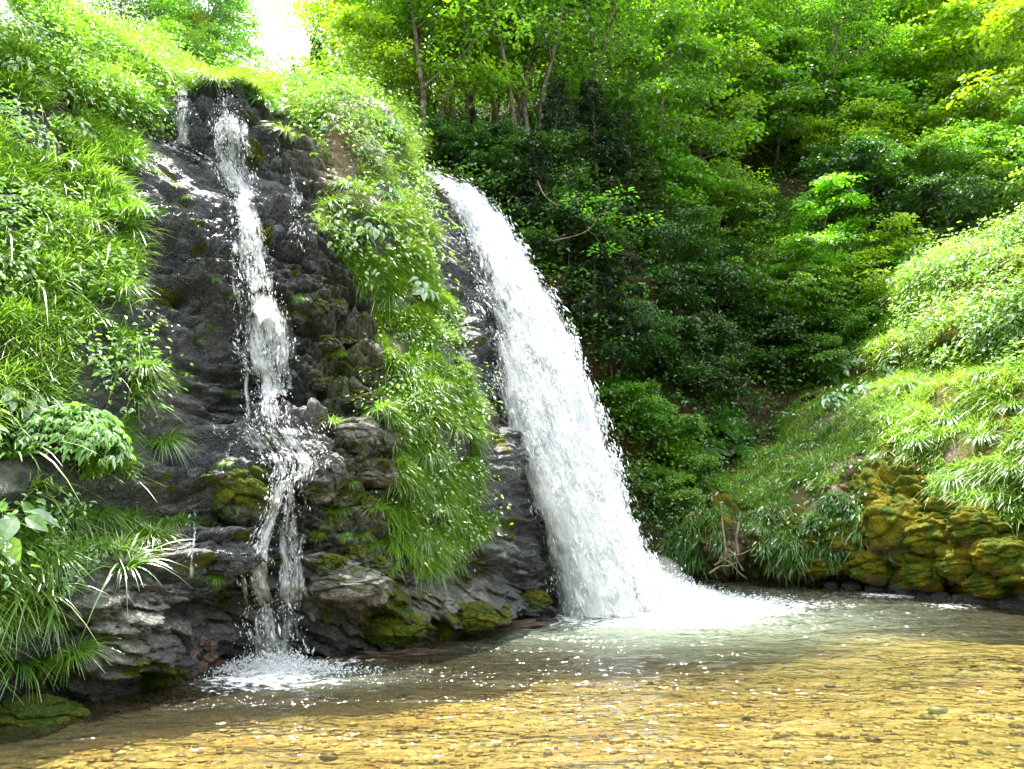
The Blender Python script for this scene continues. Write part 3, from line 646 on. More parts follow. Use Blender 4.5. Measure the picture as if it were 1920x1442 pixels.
def blades(pos, d0, L, w, droop, r=rng, seg=4):
    """curved tapering grass blades"""
    n = len(pos); s = np.linspace(0, 1, seg+1)
    d0 = unit(d0); out = unit(d0*np.array([1, 1, 0])+1e-4*r.normal(size=(n, 3))); side = unit(np.cross(out, UP)+.7*out*r.normal(0, 1, (n, 1)))
    P = pos[:, None] + L[:, None, None]*(d0[:, None]*s[None, :, None] + (out[:, None]*.35-UP)*droop[:, None, None]*(s**2)[None, :, None])
    wd = (w[:, None]*(1-s**1.6)[None]+.0006)[..., None]
    V = np.stack([P-side[:, None]*wd, P+side[:, None]*wd], 2).reshape(-1, 3)
    i = (np.arange(n)*(seg+1)*2)[:, None]+np.arange(seg)[None]*2; i = i.ravel()
    return V, np.stack([i, i+1, i+3, i+2], 1), (seg+1)*2
def tube(P, R, k=6):
    P = np.asarray(P, float); R = np.asarray(R, float); T = unit(np.gradient(P, axis=0)); a = unit(np.cross(T, np.array([.31, .17, .05])+0*T+np.array([0, 0, .2]))); b = np.cross(T, a)
    an = np.linspace(0, 2*math.pi, k, endpoint=False)
    V = P[:, None]+R[:, None, None]*(a[:, None]*np.cos(an)[None, :, None]+b[:, None]*np.sin(an)[None, :, None])
    F = []
    for i in range(len(P)-1):
        for j in range(k): F.append((i*k+j, i*k+(j+1) % k, (i+1)*k+(j+1) % k, (i+1)*k+j))
    return V.reshape(-1, 3), np.array(F)
def join(parts):
    V, F, o = [], [], 0
    for v, f in parts: V.append(v); F.append(f+o); o += len(v)
    return np.concatenate(V), np.concatenate(F)
def bend(p0, d, L, n, r, wob=.12, rise=0.0):
    P = [np.array(p0, float)]; d = unit(np.array(d, float))
    for i in range(n):
        d = unit(d+r.normal(0, wob, 3)+np.array([0, 0, rise])); P.append(P[-1]+d*L/n)
    return np.array(P)
def make_tree(kind, seed):
    r = np.random.default_rng(seed); tubes, C, O = [], [], []
    cfg = dict(maple=dict(H=4.6, stems=2, lean=.35, cb=.18, sp=2.5, nb=9, nt=5, R=.60, m=56, L=.135, W=.105, flat=.07, r0=.075),
               tall=dict(H=8.5, stems=3, lean=.26, cb=.14, sp=2.7, nb=11, nt=4, R=.62, m=58, L=.13, W=.085, flat=.16, r0=.11),
               open=dict(H=6.5, stems=2, lean=.22, cb=.42, sp=2.6, nb=8, nt=4, R=.60, m=52, L=.12, W=.08, flat=.13, r0=.10),
               bushy=dict(H=2.1, stems=4, lean=.55, cb=.10, sp=1.15, nb=6, nt=4, R=.34, m=60, L=.085, W=.065, flat=.07, r0=.03))[kind]
    H = cfg['H']; lf_ = (.8, 1.0, 1.25)[seed % 3]; cfg['L'] *= lf_; cfg['W'] *= lf_; cfg['m'] = int(cfg['m']/lf_**1.3)
    for s in range(cfg['stems']):
        a = s*2*math.pi/cfg['stems']+r.random(); le = cfg['lean']*(.5+.8*r.random())
        h = H*(1-.22*s/cfg['stems']*r.random()); n = 9
        st = bend((.12*math.cos(a), .12*math.sin(a), -.3), (le*math.cos(a), le*math.sin(a), 1), h, n, r, .09, .05)
        rad = cfg['r0']*(1-.25*s/cfg['stems'])*np.linspace(1, .16, n+1); tubes.append(tube(st, rad))
        for b in range(cfg['nb']):
            f = cfg['cb']+(1-cfg['cb'])*(b+r.random()*.7)/cfg['nb']; f = min(f, .98); i = f*n; k = int(i); p0 = st[k]+(st[min(k+1, n)]-st[k])*(i-k)
            az = b*2.4+s*1.3+r.normal(0, .3); ln = cfg['sp']*(1.0-.62*max(0, f-.35)/.65)*(.65+.5*r.random())
            br = bend(p0, (math.cos(az), math.sin(az), .35+.5*f), ln, 6, r, .14, -.03)
            tubes.append(tube(br, cfg['r0']*.38*(1-f*.5)*np.linspace(1, .2, 7), 5))
            for t_ in range(cfg['nt']):
                g = .35+.65*(t_+r.random())/cfg['nt']; p1 = br[min(6, int(g*6))]; az2 = az+(1 if t_ % 2 else -1)*(.5+.7*r.random())
                tw = bend(p1, (math.cos(az2), math.sin(az2), .18), ln*.38*(.6+.6*r.random()), 3, r, .2, 0)
                tubes.append(tube(tw, np.array([.012, .009, .006, .004]), 4))
                C += [tw[3], tw[2]*.5+p1*.5]; O += [math.atan2(tw[3][1]-p0[1], tw[3][0]-p0[0])]*2
            C.append(br[6]); O.append(az)
    C, O = np.array(C), np.array(O); n = len(C); m = cfg['m']
    Rs = cfg['R']*(.55+.75*r.random(n)); ang = r.random((n, m))*2*math.pi; q = np.sqrt(r.random((n, m)))
    tilt = np.stack([np.cos(O)*.22, np.sin(O)*.22, np.ones(n)], -1)+r.normal(0, .14, (n, 3)); tilt = unit(tilt)
    sc = 1+.5*np.sin(ang*3+O[:, None])*.6
    dx, dy = np.cos(ang)*q*Rs[:, None]*sc, np.sin(ang)*q*Rs[:, None]*sc
    pos = C[:, None]+np.stack([dx, dy, r.normal(0, cfg['flat'], (n, m))*(1-.5*q)-.22*q*q*Rs[:, None]-(dx*tilt[:, :1]+dy*tilt[:, 1:2])*.8], -1)
    nr = tilt[:, None]+r.normal(0, .42, (n, m, 3))+np.stack([dx, dy, 0*dx], -1)*.35; dr = np.stack([dx, dy, 0*dx-.12], -1)+r.normal(0, .25, (n, m, 3))
    pos, nr, dr = pos.reshape(-1, 3), nr.reshape(-1, 3), dr.reshape(-1, 3); k = len(pos)
    sz = .65+.6*r.random(k)
    V, F = leaf_mesh(pos, nr, dr, cfg['L']*sz, cfg['W']*sz)
    tint = np.clip(.45+.3*r.normal(0, 1, n)[:, None]*np.ones((1, m))+.2*r.normal(0, 1, (n, m)), 0, 1).ravel()
    tv, tf = join(tubes)
    return mesh_data(kind+'_trunk', tv, tf), mesh_data(kind+'_crown', V, F, {'tint': np.repeat(tint, 4)}, smooth=False), BARK, LEAF
def make_conifer(seed, H=7.0, sp=1.9):
    r = np.random.default_rng(seed); st = bend((0, 0, -.3), (0, 0, 1), H, 10, r, .02); tubes = [tube(st, .13*np.linspace(1, .1, 11))]; pos, nr, dr = [], [], []
    for b in range(62):
        f = .06+.92*b/62; p0 = st[min(10, int(f*10))]+(st[min(10, int(f*10)+1)]-st[min(10, int(f*10))])*(f*10-int(f*10)); az = b*2.4+r.normal(0, .3); ln = sp*(1.05-f)*(.7+.5*r.random())+.15
        br = bend(p0, (math.cos(az), math.sin(az), .10), ln, 6, r, .08, -.07); tubes.append(tube(br, np.linspace(.022, .005, 7), 4))
        k = int(150*ln/1.5)+20; g = .15+.85*r.random(k)**.7; i = np.clip((g*6).astype(int), 0, 5); c = br[i]+(br[i+1]-br[i])*(g*6-i)[:, None]
        d = unit(br[6]-br[0]); s = np.cross(d, UP); lat = r.normal(0, .16, k)*(1.2-.6*g)
        pos.append(c+s[None]*lat[:, None]+np.stack([0*g, 0*g, -np.abs(r.normal(0, .09, k))], -1)); dr.append(d[None]*.7+s[None]*np.sign(lat)[:, None]*.7-UP*.55+r.normal(0, .25, (k, 3))); nr.append(UP+r.normal(0, .5, (k, 3)))
    pos, nr, dr = map(np.concatenate, (pos, nr, dr)); k = len(pos); sz = .6+.7*r.random(k)
    V, F = leaf_mesh(pos, nr, dr, .20*sz, .07*sz); tv, tf = join(tubes)
    return mesh_data('conifer_trunk', tv, tf), mesh_data('conifer_crown', V, F, {'tint': np.repeat(np.clip(r.normal(.45, .25, k), 0, 1), 4)}, smooth=False), BARK, NEEDLE
KIT = {}
for kd, sds in (('maple', (1, 2, 3)), ('tall', (4, 5, 6)), ('open', (7, 8)), ('bushy', (9, 10, 11))): KIT[kd] = [make_tree(kd, s) for s in sds]
KIT['conifer'] = [make_conifer(21), make_conifer(22, 6.0, 2.2)]
TONE = dict(vivid=(2.1, 2.2, .8), sun=(1.7, 1.4, .9), lime=(3.0, 2.0, .9), mid=(1.25, 1.2, .9), dark=(.36, .46, .5), blue=(.7, .95, 2.0), gold=(4.2, 1.7, .5), pale=(1.9, 1.7, 2.2))  # leaf colour multipliers; sun and lime paint in sunlight, dark paints in shade
cnt = {}
NAMES = dict(maple='maple_tree', tall='broadleaf_tree', open='slender_tree', bushy='leafy_bush', conifer='conifer_tree')
def plant(kind, base, scale, tone, label, group=None, cat=None, yaw=None, lean=(0, 0)):
    i = cnt.get(kind, 0); cnt[kind] = i+1
    tm_, cm_, b, lf = KIT[kind][i % len(KIT[kind])]
    e = tag(link(NAMES[kind], None, loc=base), label, cat or ('bush' if kind == 'bushy' else 'tree'), group)
    e.rotation_euler = (lean[0], lean[1], rng.random()*6.28 if yaw is None else yaw); e.scale = (scale,)*3
    link('trunk', tm_, b, e); c = link('crown', cm_, lf, e)
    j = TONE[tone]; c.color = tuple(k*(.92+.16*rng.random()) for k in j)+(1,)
    return e
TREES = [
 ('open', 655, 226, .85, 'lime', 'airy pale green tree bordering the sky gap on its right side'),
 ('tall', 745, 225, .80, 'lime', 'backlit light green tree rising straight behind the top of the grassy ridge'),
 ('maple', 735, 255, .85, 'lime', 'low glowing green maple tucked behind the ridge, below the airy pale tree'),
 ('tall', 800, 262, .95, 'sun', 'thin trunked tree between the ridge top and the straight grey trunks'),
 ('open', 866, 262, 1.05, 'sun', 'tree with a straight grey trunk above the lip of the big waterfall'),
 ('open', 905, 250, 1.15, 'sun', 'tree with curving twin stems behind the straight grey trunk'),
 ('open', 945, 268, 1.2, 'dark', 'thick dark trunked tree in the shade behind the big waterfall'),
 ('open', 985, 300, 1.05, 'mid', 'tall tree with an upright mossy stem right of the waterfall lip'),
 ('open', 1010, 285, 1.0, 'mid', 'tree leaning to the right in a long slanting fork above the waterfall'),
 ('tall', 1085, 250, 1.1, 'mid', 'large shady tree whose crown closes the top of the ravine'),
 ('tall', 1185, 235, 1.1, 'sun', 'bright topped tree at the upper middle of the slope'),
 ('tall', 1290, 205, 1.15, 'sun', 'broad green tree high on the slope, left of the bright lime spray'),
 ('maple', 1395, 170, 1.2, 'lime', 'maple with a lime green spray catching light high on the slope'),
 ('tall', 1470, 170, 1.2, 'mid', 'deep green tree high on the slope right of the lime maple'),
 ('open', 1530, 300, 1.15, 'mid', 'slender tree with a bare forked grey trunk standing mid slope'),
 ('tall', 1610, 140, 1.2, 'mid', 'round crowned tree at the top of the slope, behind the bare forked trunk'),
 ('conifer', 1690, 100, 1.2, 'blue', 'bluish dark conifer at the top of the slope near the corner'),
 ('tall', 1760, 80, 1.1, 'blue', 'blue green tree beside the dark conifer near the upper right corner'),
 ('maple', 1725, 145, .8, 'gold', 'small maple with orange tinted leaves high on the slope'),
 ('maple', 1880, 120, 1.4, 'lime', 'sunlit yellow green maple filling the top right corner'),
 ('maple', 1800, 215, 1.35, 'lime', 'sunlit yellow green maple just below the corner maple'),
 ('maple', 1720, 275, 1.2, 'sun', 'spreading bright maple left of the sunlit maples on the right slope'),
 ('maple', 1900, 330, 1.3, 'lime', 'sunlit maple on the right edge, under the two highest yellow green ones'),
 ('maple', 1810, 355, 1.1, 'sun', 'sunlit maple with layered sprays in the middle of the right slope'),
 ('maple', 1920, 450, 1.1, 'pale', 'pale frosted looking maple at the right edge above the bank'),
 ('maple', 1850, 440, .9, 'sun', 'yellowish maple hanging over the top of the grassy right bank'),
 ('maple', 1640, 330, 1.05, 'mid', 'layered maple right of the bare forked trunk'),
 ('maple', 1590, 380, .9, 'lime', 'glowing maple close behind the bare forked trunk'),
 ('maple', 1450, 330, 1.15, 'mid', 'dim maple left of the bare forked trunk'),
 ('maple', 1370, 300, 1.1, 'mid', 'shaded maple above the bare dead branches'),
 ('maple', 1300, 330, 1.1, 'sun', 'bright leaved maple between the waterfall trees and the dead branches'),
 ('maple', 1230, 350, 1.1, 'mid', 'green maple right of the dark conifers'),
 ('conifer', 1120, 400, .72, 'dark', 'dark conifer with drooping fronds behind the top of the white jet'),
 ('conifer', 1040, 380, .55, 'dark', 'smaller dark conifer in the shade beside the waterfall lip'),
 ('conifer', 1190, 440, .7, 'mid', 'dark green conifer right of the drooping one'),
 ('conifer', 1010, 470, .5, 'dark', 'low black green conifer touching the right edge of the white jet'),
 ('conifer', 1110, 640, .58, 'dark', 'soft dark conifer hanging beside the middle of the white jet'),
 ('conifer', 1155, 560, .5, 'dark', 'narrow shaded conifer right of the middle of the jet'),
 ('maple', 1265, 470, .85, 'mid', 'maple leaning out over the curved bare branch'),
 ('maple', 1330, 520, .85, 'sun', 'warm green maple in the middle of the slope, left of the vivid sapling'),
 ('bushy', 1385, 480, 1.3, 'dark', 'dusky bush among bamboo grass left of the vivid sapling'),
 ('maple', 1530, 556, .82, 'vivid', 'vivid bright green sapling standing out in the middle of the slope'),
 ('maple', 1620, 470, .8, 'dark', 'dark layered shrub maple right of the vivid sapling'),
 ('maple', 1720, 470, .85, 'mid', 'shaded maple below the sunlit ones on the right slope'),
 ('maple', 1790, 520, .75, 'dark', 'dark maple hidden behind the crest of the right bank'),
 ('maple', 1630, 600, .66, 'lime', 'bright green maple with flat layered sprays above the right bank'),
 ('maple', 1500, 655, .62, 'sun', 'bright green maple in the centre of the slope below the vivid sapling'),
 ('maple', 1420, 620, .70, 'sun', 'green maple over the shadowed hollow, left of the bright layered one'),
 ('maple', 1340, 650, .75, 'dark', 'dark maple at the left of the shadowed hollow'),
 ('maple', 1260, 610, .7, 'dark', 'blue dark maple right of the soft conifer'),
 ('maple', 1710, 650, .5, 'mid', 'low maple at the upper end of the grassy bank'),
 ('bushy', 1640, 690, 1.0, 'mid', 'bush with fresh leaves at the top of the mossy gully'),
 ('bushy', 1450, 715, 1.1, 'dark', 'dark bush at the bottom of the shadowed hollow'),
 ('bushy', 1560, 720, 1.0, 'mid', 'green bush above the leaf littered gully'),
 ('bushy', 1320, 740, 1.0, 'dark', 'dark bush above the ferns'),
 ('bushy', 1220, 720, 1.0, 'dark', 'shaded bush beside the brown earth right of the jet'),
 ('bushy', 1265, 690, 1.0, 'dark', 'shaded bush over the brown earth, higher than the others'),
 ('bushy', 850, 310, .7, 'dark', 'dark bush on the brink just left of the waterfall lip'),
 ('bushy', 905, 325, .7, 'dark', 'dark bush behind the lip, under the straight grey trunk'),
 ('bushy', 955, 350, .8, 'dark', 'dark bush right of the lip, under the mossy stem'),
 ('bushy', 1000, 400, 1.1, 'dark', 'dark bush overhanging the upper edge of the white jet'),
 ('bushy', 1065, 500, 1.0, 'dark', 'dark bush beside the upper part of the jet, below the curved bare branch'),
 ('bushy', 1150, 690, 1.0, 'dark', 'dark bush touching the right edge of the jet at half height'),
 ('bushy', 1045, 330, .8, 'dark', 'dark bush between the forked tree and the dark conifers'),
 ('bushy', 1240, 880, .8, 'sun', 'fresh green bush right of the lower half of the jet'),
 ('bushy', 1285, 960, .75, 'sun', 'bright low bush near the splash at the foot of the jet'),
 ('bushy', 1180, 800, .75, 'mid', 'leafy bush peeping out behind the right edge of the jet'),
 ('tall', 235, 120, .75, 'dark', 'dark green tree at the top left behind the bank'),
 ('tall', 300, 140, .7, 'mid', 'mid green tree at the top left, beside the broken trunk'),
 ('maple', 300, 160, .6, 'gold', 'small tree with yellow autumn leaves above the cascade'),
 ('tall', 385, 170, .72, 'mid', 'dense green tree at the left border of the sky gap'),
 ('maple', 370, 185, .6, 'sun', 'yellow green maple just above the head of the cascade'),
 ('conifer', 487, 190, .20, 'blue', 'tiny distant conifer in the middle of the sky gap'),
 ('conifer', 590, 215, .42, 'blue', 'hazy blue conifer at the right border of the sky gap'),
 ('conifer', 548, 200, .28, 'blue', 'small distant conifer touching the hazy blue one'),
]
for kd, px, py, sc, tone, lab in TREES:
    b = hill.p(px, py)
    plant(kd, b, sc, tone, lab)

# leaf litter and low growth over the whole hillside
def pick(rel, mask, n, pxmin=-150, pxmax=2080, pymin=-150, pymax=1400):
    ok = np.where(mask & (rel.px > pxmin) & (rel.px < pxmax) & (rel.py > pymin) & (rel.py < pymax))[0]
    ar = rel.flat[ok, 1]*0+1; i = rng.choice(ok, n)
    P_ = rel.flat[i]+0
    return P_, rel.fn[i]
N = 9000
Pc, Nc = pick(hill, hill.flat[:, 1] < 45, N); m = 26
pos = (Pc[:, None]+rng.normal(0, 1, (N, m, 3))*np.array([.32, .32, .10])+Nc[:, None]*(.1+.5*rng.random((N, 1, 1)))).reshape(-1, 3); k = len(pos)
V, F = leaf_mesh(pos, UP+rng.normal(0, .45, (k, 3))+np.array([0, -.35, 0]), rng.normal(0, 1, (k, 3))+np.array([0, -.5, -.2]), .13*(.6+.7*rng.random(k)), .085*(.6+.7*rng.random(k)))
u = link('undergrowth', mesh_data('undergrowth', V, F, {'tint': np.repeat(np.clip(np.repeat(rng.normal(.35, .25, N), m)+rng.normal(0, .15, k), 0, 1), 4)}, smooth=False), LEAF); u.color = (.8, .9, .9, 1)
tag(u, 'dark leafy undergrowth covering the wooded hillside behind the falls', 'undergrowth', kind='stuff')

# ------------------------------------------------------------------ ground cover on the rock and the banks
def grass_cover(name, rel, mask, n, L, w, droop, label, col=(1, 1, 1), up=.7, off=.9, tmean=.5, **kw):
    Pc, Nc = pick(rel, mask, n, **kw)
    cl = fbm(Pc*1.7, 3, 55); d0 = Nc*off+UP*up+rng.normal(0, .48, (n, 3))+.5*np.stack([fbm(Pc*.9, 2, 56), 0*cl, 0*cl], -1)
    Lh = L*(.35+.95*rng.random(n)**1.6)*(1+.45*np.clip(cl, -1, 1)); Lh = np.maximum(Lh, L*.25)
    V, F, k = blades(Pc+rng.normal(0, .01, (n, 3)), d0, Lh, w*(.6+.8*rng.random(n)), droop*(.5+.9*rng.random(n)))
    tint = np.clip(tmean+.28*cl+rng.normal(0, .2, n), 0, 1)
    o = link(name, mesh_data(name, V, F, {'tint': np.repeat(tint, k)}), GRASS); o.color = (*col, 1)
    return tag(o, label, 'grass', kind='stuff')
cl_m = vegs > .5
cx_, cy2 = cliff.px, cliff.py
nz = fbm(cliff.flat*1.1, 3, 58)
grass_cover('grass', cliff, cl_m & (cx_ < 520) & (fbm(cliff.flat*1.2, 4, 63) > -.16) & ~((cy2 > 1040) & (cx_ > 110)) & ~((cy2 > 900) & (cy2 < 960) & (cx_ > 90)), 150000, .32, .0060, .55, 'long pale grass covering the left bank above the pool', (1.6, 1.4, 1.9), pxmin=-520, pxmax=520)
grass_cover('grass', cliff, cl_m & (cx_ > 540) & (cy2 > 470) & (fbm(cliff.flat*2.2, 4, 64) > -.22) & (earth_c < .45), 85000, .19, .0046, .6, 'fine bright grass hanging down the ridge between the two falls', (1.6, 1.4, .9), up=.45, off=.8)
grass_cover('grass', cliff, cl_m & (cx_ > 540) & (cy2 <= 480) & (nz > -.2) & (earth_c < .4), 15000, .30, .0055, .75, 'dry mixed grass on the upper part of the ridge', (1.25, 1.0, 1.1), tmean=.55)
bm = (mossy < .5) & (fbm(bank.flat*.8, 3, 59) > -.42)
shade = bank.px
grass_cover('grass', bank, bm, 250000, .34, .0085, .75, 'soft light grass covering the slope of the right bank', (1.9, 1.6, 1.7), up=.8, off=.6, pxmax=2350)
# leafy weeds mixed into the left bank
def weeds(rel, mask, n, m, L, label, col, spread=(.14, .14, .10), lift=.28, shape=LEAF6, mat=None, **kw):
    Pc, Nc = pick(rel, mask, n, **kw)
    h = lift*rng.random((n, 1, 1))
    pos = (Pc[:, None]+Nc[:, None]*h+UP*.6*h+rng.normal(0, 1, (n, m, 3))*np.array(spread)).reshape(-1, 3); k = len(pos); sz = (.55+.75*rng.random(k))*np.repeat(.7+.6*rng.random(n), m)
    NN = np.repeat(Nc, m, 0)
    V, F = leaf_mesh(pos, UP*1.0+NN*.8+rng.normal(0, .5, (k, 3)), NN+rng.normal(0, .8, (k, 3))-UP*.35, L*sz, L*.62*sz, shape)
    tint = np.clip(np.repeat(rng.normal(.5, .25, n), m)+rng.normal(0, .15, k), 0, 1)
    o = link('undergrowth', mesh_data('undergrowth', V, F, {'tint': np.repeat(tint, len(shape[0]))}, smooth=False), mat or HERB); o.color = (*col, 1)
    return tag(o, label, 'undergrowth', kind='stuff')
weeds(cliff, cl_m & (cx_ < 330) & ~((cy2 > 890) & (cx_ > 90)) & (fbm(cliff.flat*.8, 2, 61) > .02), 1500, 12, .065, 'broad leaved weeds growing through the grass of the left bank', (1.6, 1.5, 2.1), pxmin=-520)
weeds(cliff, cl_m & (cx_ > 540) & (cy2 < 600) & (fbm(cliff.flat*1.2, 2, 62) > .05), 420, 11, .085, 'leafy weeds on the upper ridge', (1.2, 1.1, 1.2))
weeds(cliff, cl_m & (cx_ > 660) & (cy2 > 560) & (fbm(cliff.flat*2, 2, 66) > .15), 190, 9, .05, 'small leafy weeds among the hanging grass of the ridge', (1.3, 1.25, 1.0))
weeds(cliff, g_top & (cliff.py < 250), 420, 10, .07, 'rough leafy plants along the crest above the cascade', (1.3, 1.25, 1.2), pymin=60)
weeds(bank, bm & (bank.py+70*fbm(bank.flat*.9, 2, 68) < 690) & (bank.px > 1690), 1900, 12, .10, 'whitish leafy weeds at the top of the right bank', (2.2, 1.8, 4.0), pxmax=2350)
weeds(bank, bm & (bank.px < 1620), 700, 10, .09, 'small leafy plants in the shade at the left end of the right bank', (.9, 1.0, 1.0))
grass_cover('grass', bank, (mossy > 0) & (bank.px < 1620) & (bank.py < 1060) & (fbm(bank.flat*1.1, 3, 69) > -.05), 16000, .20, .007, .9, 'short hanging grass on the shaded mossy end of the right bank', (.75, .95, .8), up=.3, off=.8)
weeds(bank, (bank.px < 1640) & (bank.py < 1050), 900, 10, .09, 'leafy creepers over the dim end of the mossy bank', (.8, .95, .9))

# ------------------------------------------------------------------ single plants
def tuft_mesh(seed, n, L, w, droop, fan):
    r = np.random.default_rng(seed); a = r.random(n)*6.28; f = fan*np.sqrt(r.random(n))
    d0 = np.stack([np.cos(a)*f, np.sin(a)*f, np.ones(n)], -1); base = np.stack([np.cos(a)*.05*f, np.sin(a)*.05*f, np.full(n, -.03)], -1)*np.array([1.6, 1.6, 1])
    V, F, k = blades(base, d0, L*(.5+.6*r.random(n)), w*(.6+.8*r.random(n)), droop*(.5+.9*r.random(n)), r, 5)
    return mesh_data('grass_tuft', V, F, {'tint': np.repeat(np.clip(r.normal(.5, .25, n), 0, 1), k)})
TUFT = [tuft_mesh(s, 300, .46, .0050, .85, .85) for s in (31, 32, 33)]
LONG = [tuft_mesh(s, 60, .75, .011, .85, .9) for s in (34, 35)]
def herb_mesh(seed, n, R, Hh, L, shape):
    r = np.random.default_rng(seed); a = r.random(n)*6.28; q = np.sqrt(r.random(n)); el = np.sqrt(1-q*q*.92)
    pos = np.stack([np.cos(a)*q*R, np.sin(a)*q*R, Hh*(el*(.75+.3*r.random(n)))], -1)
    nr = UP*1.1+np.stack([np.cos(a)*q, np.sin(a)*q, 0*a], -1)*.9+r.normal(0, .28, (n, 3)); dr = np.stack([np.cos(a), np.sin(a), -.55+0*a], -1)+r.normal(0, .3, (n, 3)); sz = .6+.65*r.random(n)
    V, F = leaf_mesh(pos, nr, dr, L*sz, L*.62*sz*(1.25 if shape is LOBED else 1), shape)
    lm = mesh_data('herb_leaves', V, F, {'tint': np.repeat(np.clip(r.normal(.5, .22, n)+.0*el, 0, 1), len(shape[0]))}, smooth=False)
    st = [tube(np.array([(0, 0, -.05), (p[0]*.35, p[1]*.35, p[2]*.6), p]), [.008, .006, .003], 4) for p in pos[::7]]
    return lm, mesh_data('herb_stems', *join(st))
def fern_mesh(seed, nf=9, L=.75):
    r = np.random.default_rng(seed); pos, nr, dr, ln, st = [], [], [], [], []
    for f in range(nf):
        a = f*2*math.pi/nf+r.normal(0, .2); Lf = L*(.75+.4*r.random()); s = np.linspace(0, 1, 19); o = np.array([math.cos(a), math.sin(a), 0]); sd = np.array([-math.sin(a), math.cos(a), 0])
        c = o*(Lf*s[:, None]*.95)+UP*(Lf*(.85*s-.75*s*s)[:, None]); st.append(tube(c, np.linspace(.007, .002, 19), 4))
        for g in (1, -1):
            w = np.sin(np.clip(s[3:]*1.03, 0, 1)*math.pi)**.7*.24*Lf+.02
            pos.append(c[3:]); dr.append(sd*g+o*.45-UP*.12+0*c[3:]); nr.append(UP+o*.3+r.normal(0, .08, (16, 3))); ln.append(w)
    pos, nr, dr, ln = map(np.concatenate, (pos, nr, dr, ln))
    V, F = leaf_mesh(pos, nr, dr, ln, .05+.18*ln)
    return mesh_data('fern_fronds', V, F, {'tint': np.repeat(np.clip(r.normal(.5, .12, len(pos)), 0, 1), 4)}, smooth=False), mesh_data('fern_stems', *join(st))
HYD = herb_mesh(41, 520, .62, .62, .13, LOBED); HOSTA = [herb_mesh(s, 46, .30, .26, .17, BIGLEAF) for s in (42, 43)]; BUTTER = herb_mesh(44, 14, .26, .30, .24, BIGLEAF); SMALL = [herb_mesh(s, 90, .26, .22, .08, LEAF6) for s in (45, 46)]
FERN = [fern_mesh(s) for s in (51, 52)]
def orient(e, n, w=.6):
    d = unit(n*w+UP*(1-w)); q = Vector([float(c) for c in d]).to_track_quat('Z', 'Y'); e.rotation_mode = 'QUATERNION'
    from mathutils import Quaternion
    e.rotation_quaternion = q @ Quaternion((0, 0, 1), rng.random()*6.28)
def tuft(rel, px, py, sc, label, group=None, kit=TUFT, col=(1, 1, 1), w=.5):
    w *= .55
    i = rel.hit(px, py); o = link('grass_tuft', kit[int(rng.integers(len(kit)))], GRASS, loc=rel.flat[i]); orient(o, rel.fn[i], w); o.scale = (sc,)*3; o.color = (*col, 1)
    return tag(o, label, 'grass tuft', group)
def herb(name, cat, rel, px, py, sc, meshes, label, group=None, col=(1, 1, 1), w=.5, mat=None):
    i = rel.hit(px, py); e = tag(link(name, None, loc=rel.flat[i]-rel.fn[i]*.03), label, cat, group); orient(e, rel.fn[i], w); e.scale = (sc,)*3
    l = link('fronds' if name == 'fern' else 'leaves', meshes[0], mat or HERB, e); l.color = (*col, 1); s = link('stems', meshes[1], mat or HERB, e); s.color = (.8, .8, .8, 1)
    return e
B = (1.15, 1.2, .9)
tuft(cliff, 165, 600, 1.0, 'feathery bright green grass tuft beside the black rock, above the two pale tufts', col=B)
tuft(cliff, 245, 640, .95, 'pale green grass tuft jutting out over the rock shelf', col=(1.4, 1.3, 1.1))
tuft(cliff, 265, 690, .85, 'pale grass tuft directly below the jutting one, above the lobed shrub', col=(1.3, 1.25, 1.0))
tuft(cliff, 300, 830, 1.0, 'narrow grass tuft hanging right of the lobed leaf shrub', col=B, w=.6)
tuft(cliff, 225, 300, .9, 'upright vivid grass tuft at the left edge of the upper slab', col=(.9, 1.15, .7), w=.2)
tuft(cliff, 255, 400, .9, 'vivid grass tuft below the upright one, beside the black bedded rock', col=(.9, 1.15, .7), w=.3)
tuft(cliff, 375, 175, .85, 'dark hanging grass clump between the two heads of the cascade', col=(.65, .85, .6), w=.5)
tuft(cliff, 270, 200, 1.1, 'deep green grass tuft left of the head of the cascade', col=(.7, .95, .6), w=.3)
tuft(cliff, 490, 195, 1.1, 'thick grass tuft right of the head of the cascade', col=(.9, 1.1, .8), w=.4)
tuft(cliff, 535, 250, .9, 'dry hanging grass tuft at the right end of the top ledge', col=(1.7, 1.2, 1.6), w=.6)
tuft(cliff, 60, 640, 1.0, 'straw coloured grass tuft on the left bank', col=(1.9, 1.15, .9))
tuft(cliff, 140, 1225, .9, 'grass tuft low on the left bank close to the mossy boulder', col=B, w=.5)
tuft(cliff, 30, 1240, 1.1, 'dense grass tuft in the bottom left corner above the boulder', col=(.9, 1.1, .8))
tuft(cliff, 285, 1010, .9, 'yellowish green grass tuft on the brown rock', col=(1.3, 1.1, .7), w=.5)
tuft(cliff, 230, 1060, .9, 'long bladed grass fan arching over the brown rock', kit=LONG, col=(1.1, 1.15, 1.3), w=.6)
tuft(cliff, 20, 850, 1.1, 'long pale blades drooping at the left edge of the picture', kit=LONG, col=(1.4, 1.4, 1.9), w=.6)
tuft(cliff, 60, 1110, .9, 'withered long grass blades low on the left bank', kit=LONG, col=(2.0, 1.6, 2.2), w=.6)
tuft(cliff, 700, 955, .9, 'pale green grass clump on the rock at the foot of the ridge', col=(1.5, 1.4, 1.1), w=.5)
tuft(cliff, 715, 770, .8, 'yellow green grass clump on pale rocks at the left edge of the ridge', col=(1.5, 1.4, .9), w=.5)
tuft(cliff, 715, 1065, .7, 'small grass tuft over the pale rock near the water', col=(1.2, 1.3, .8), w=.6)
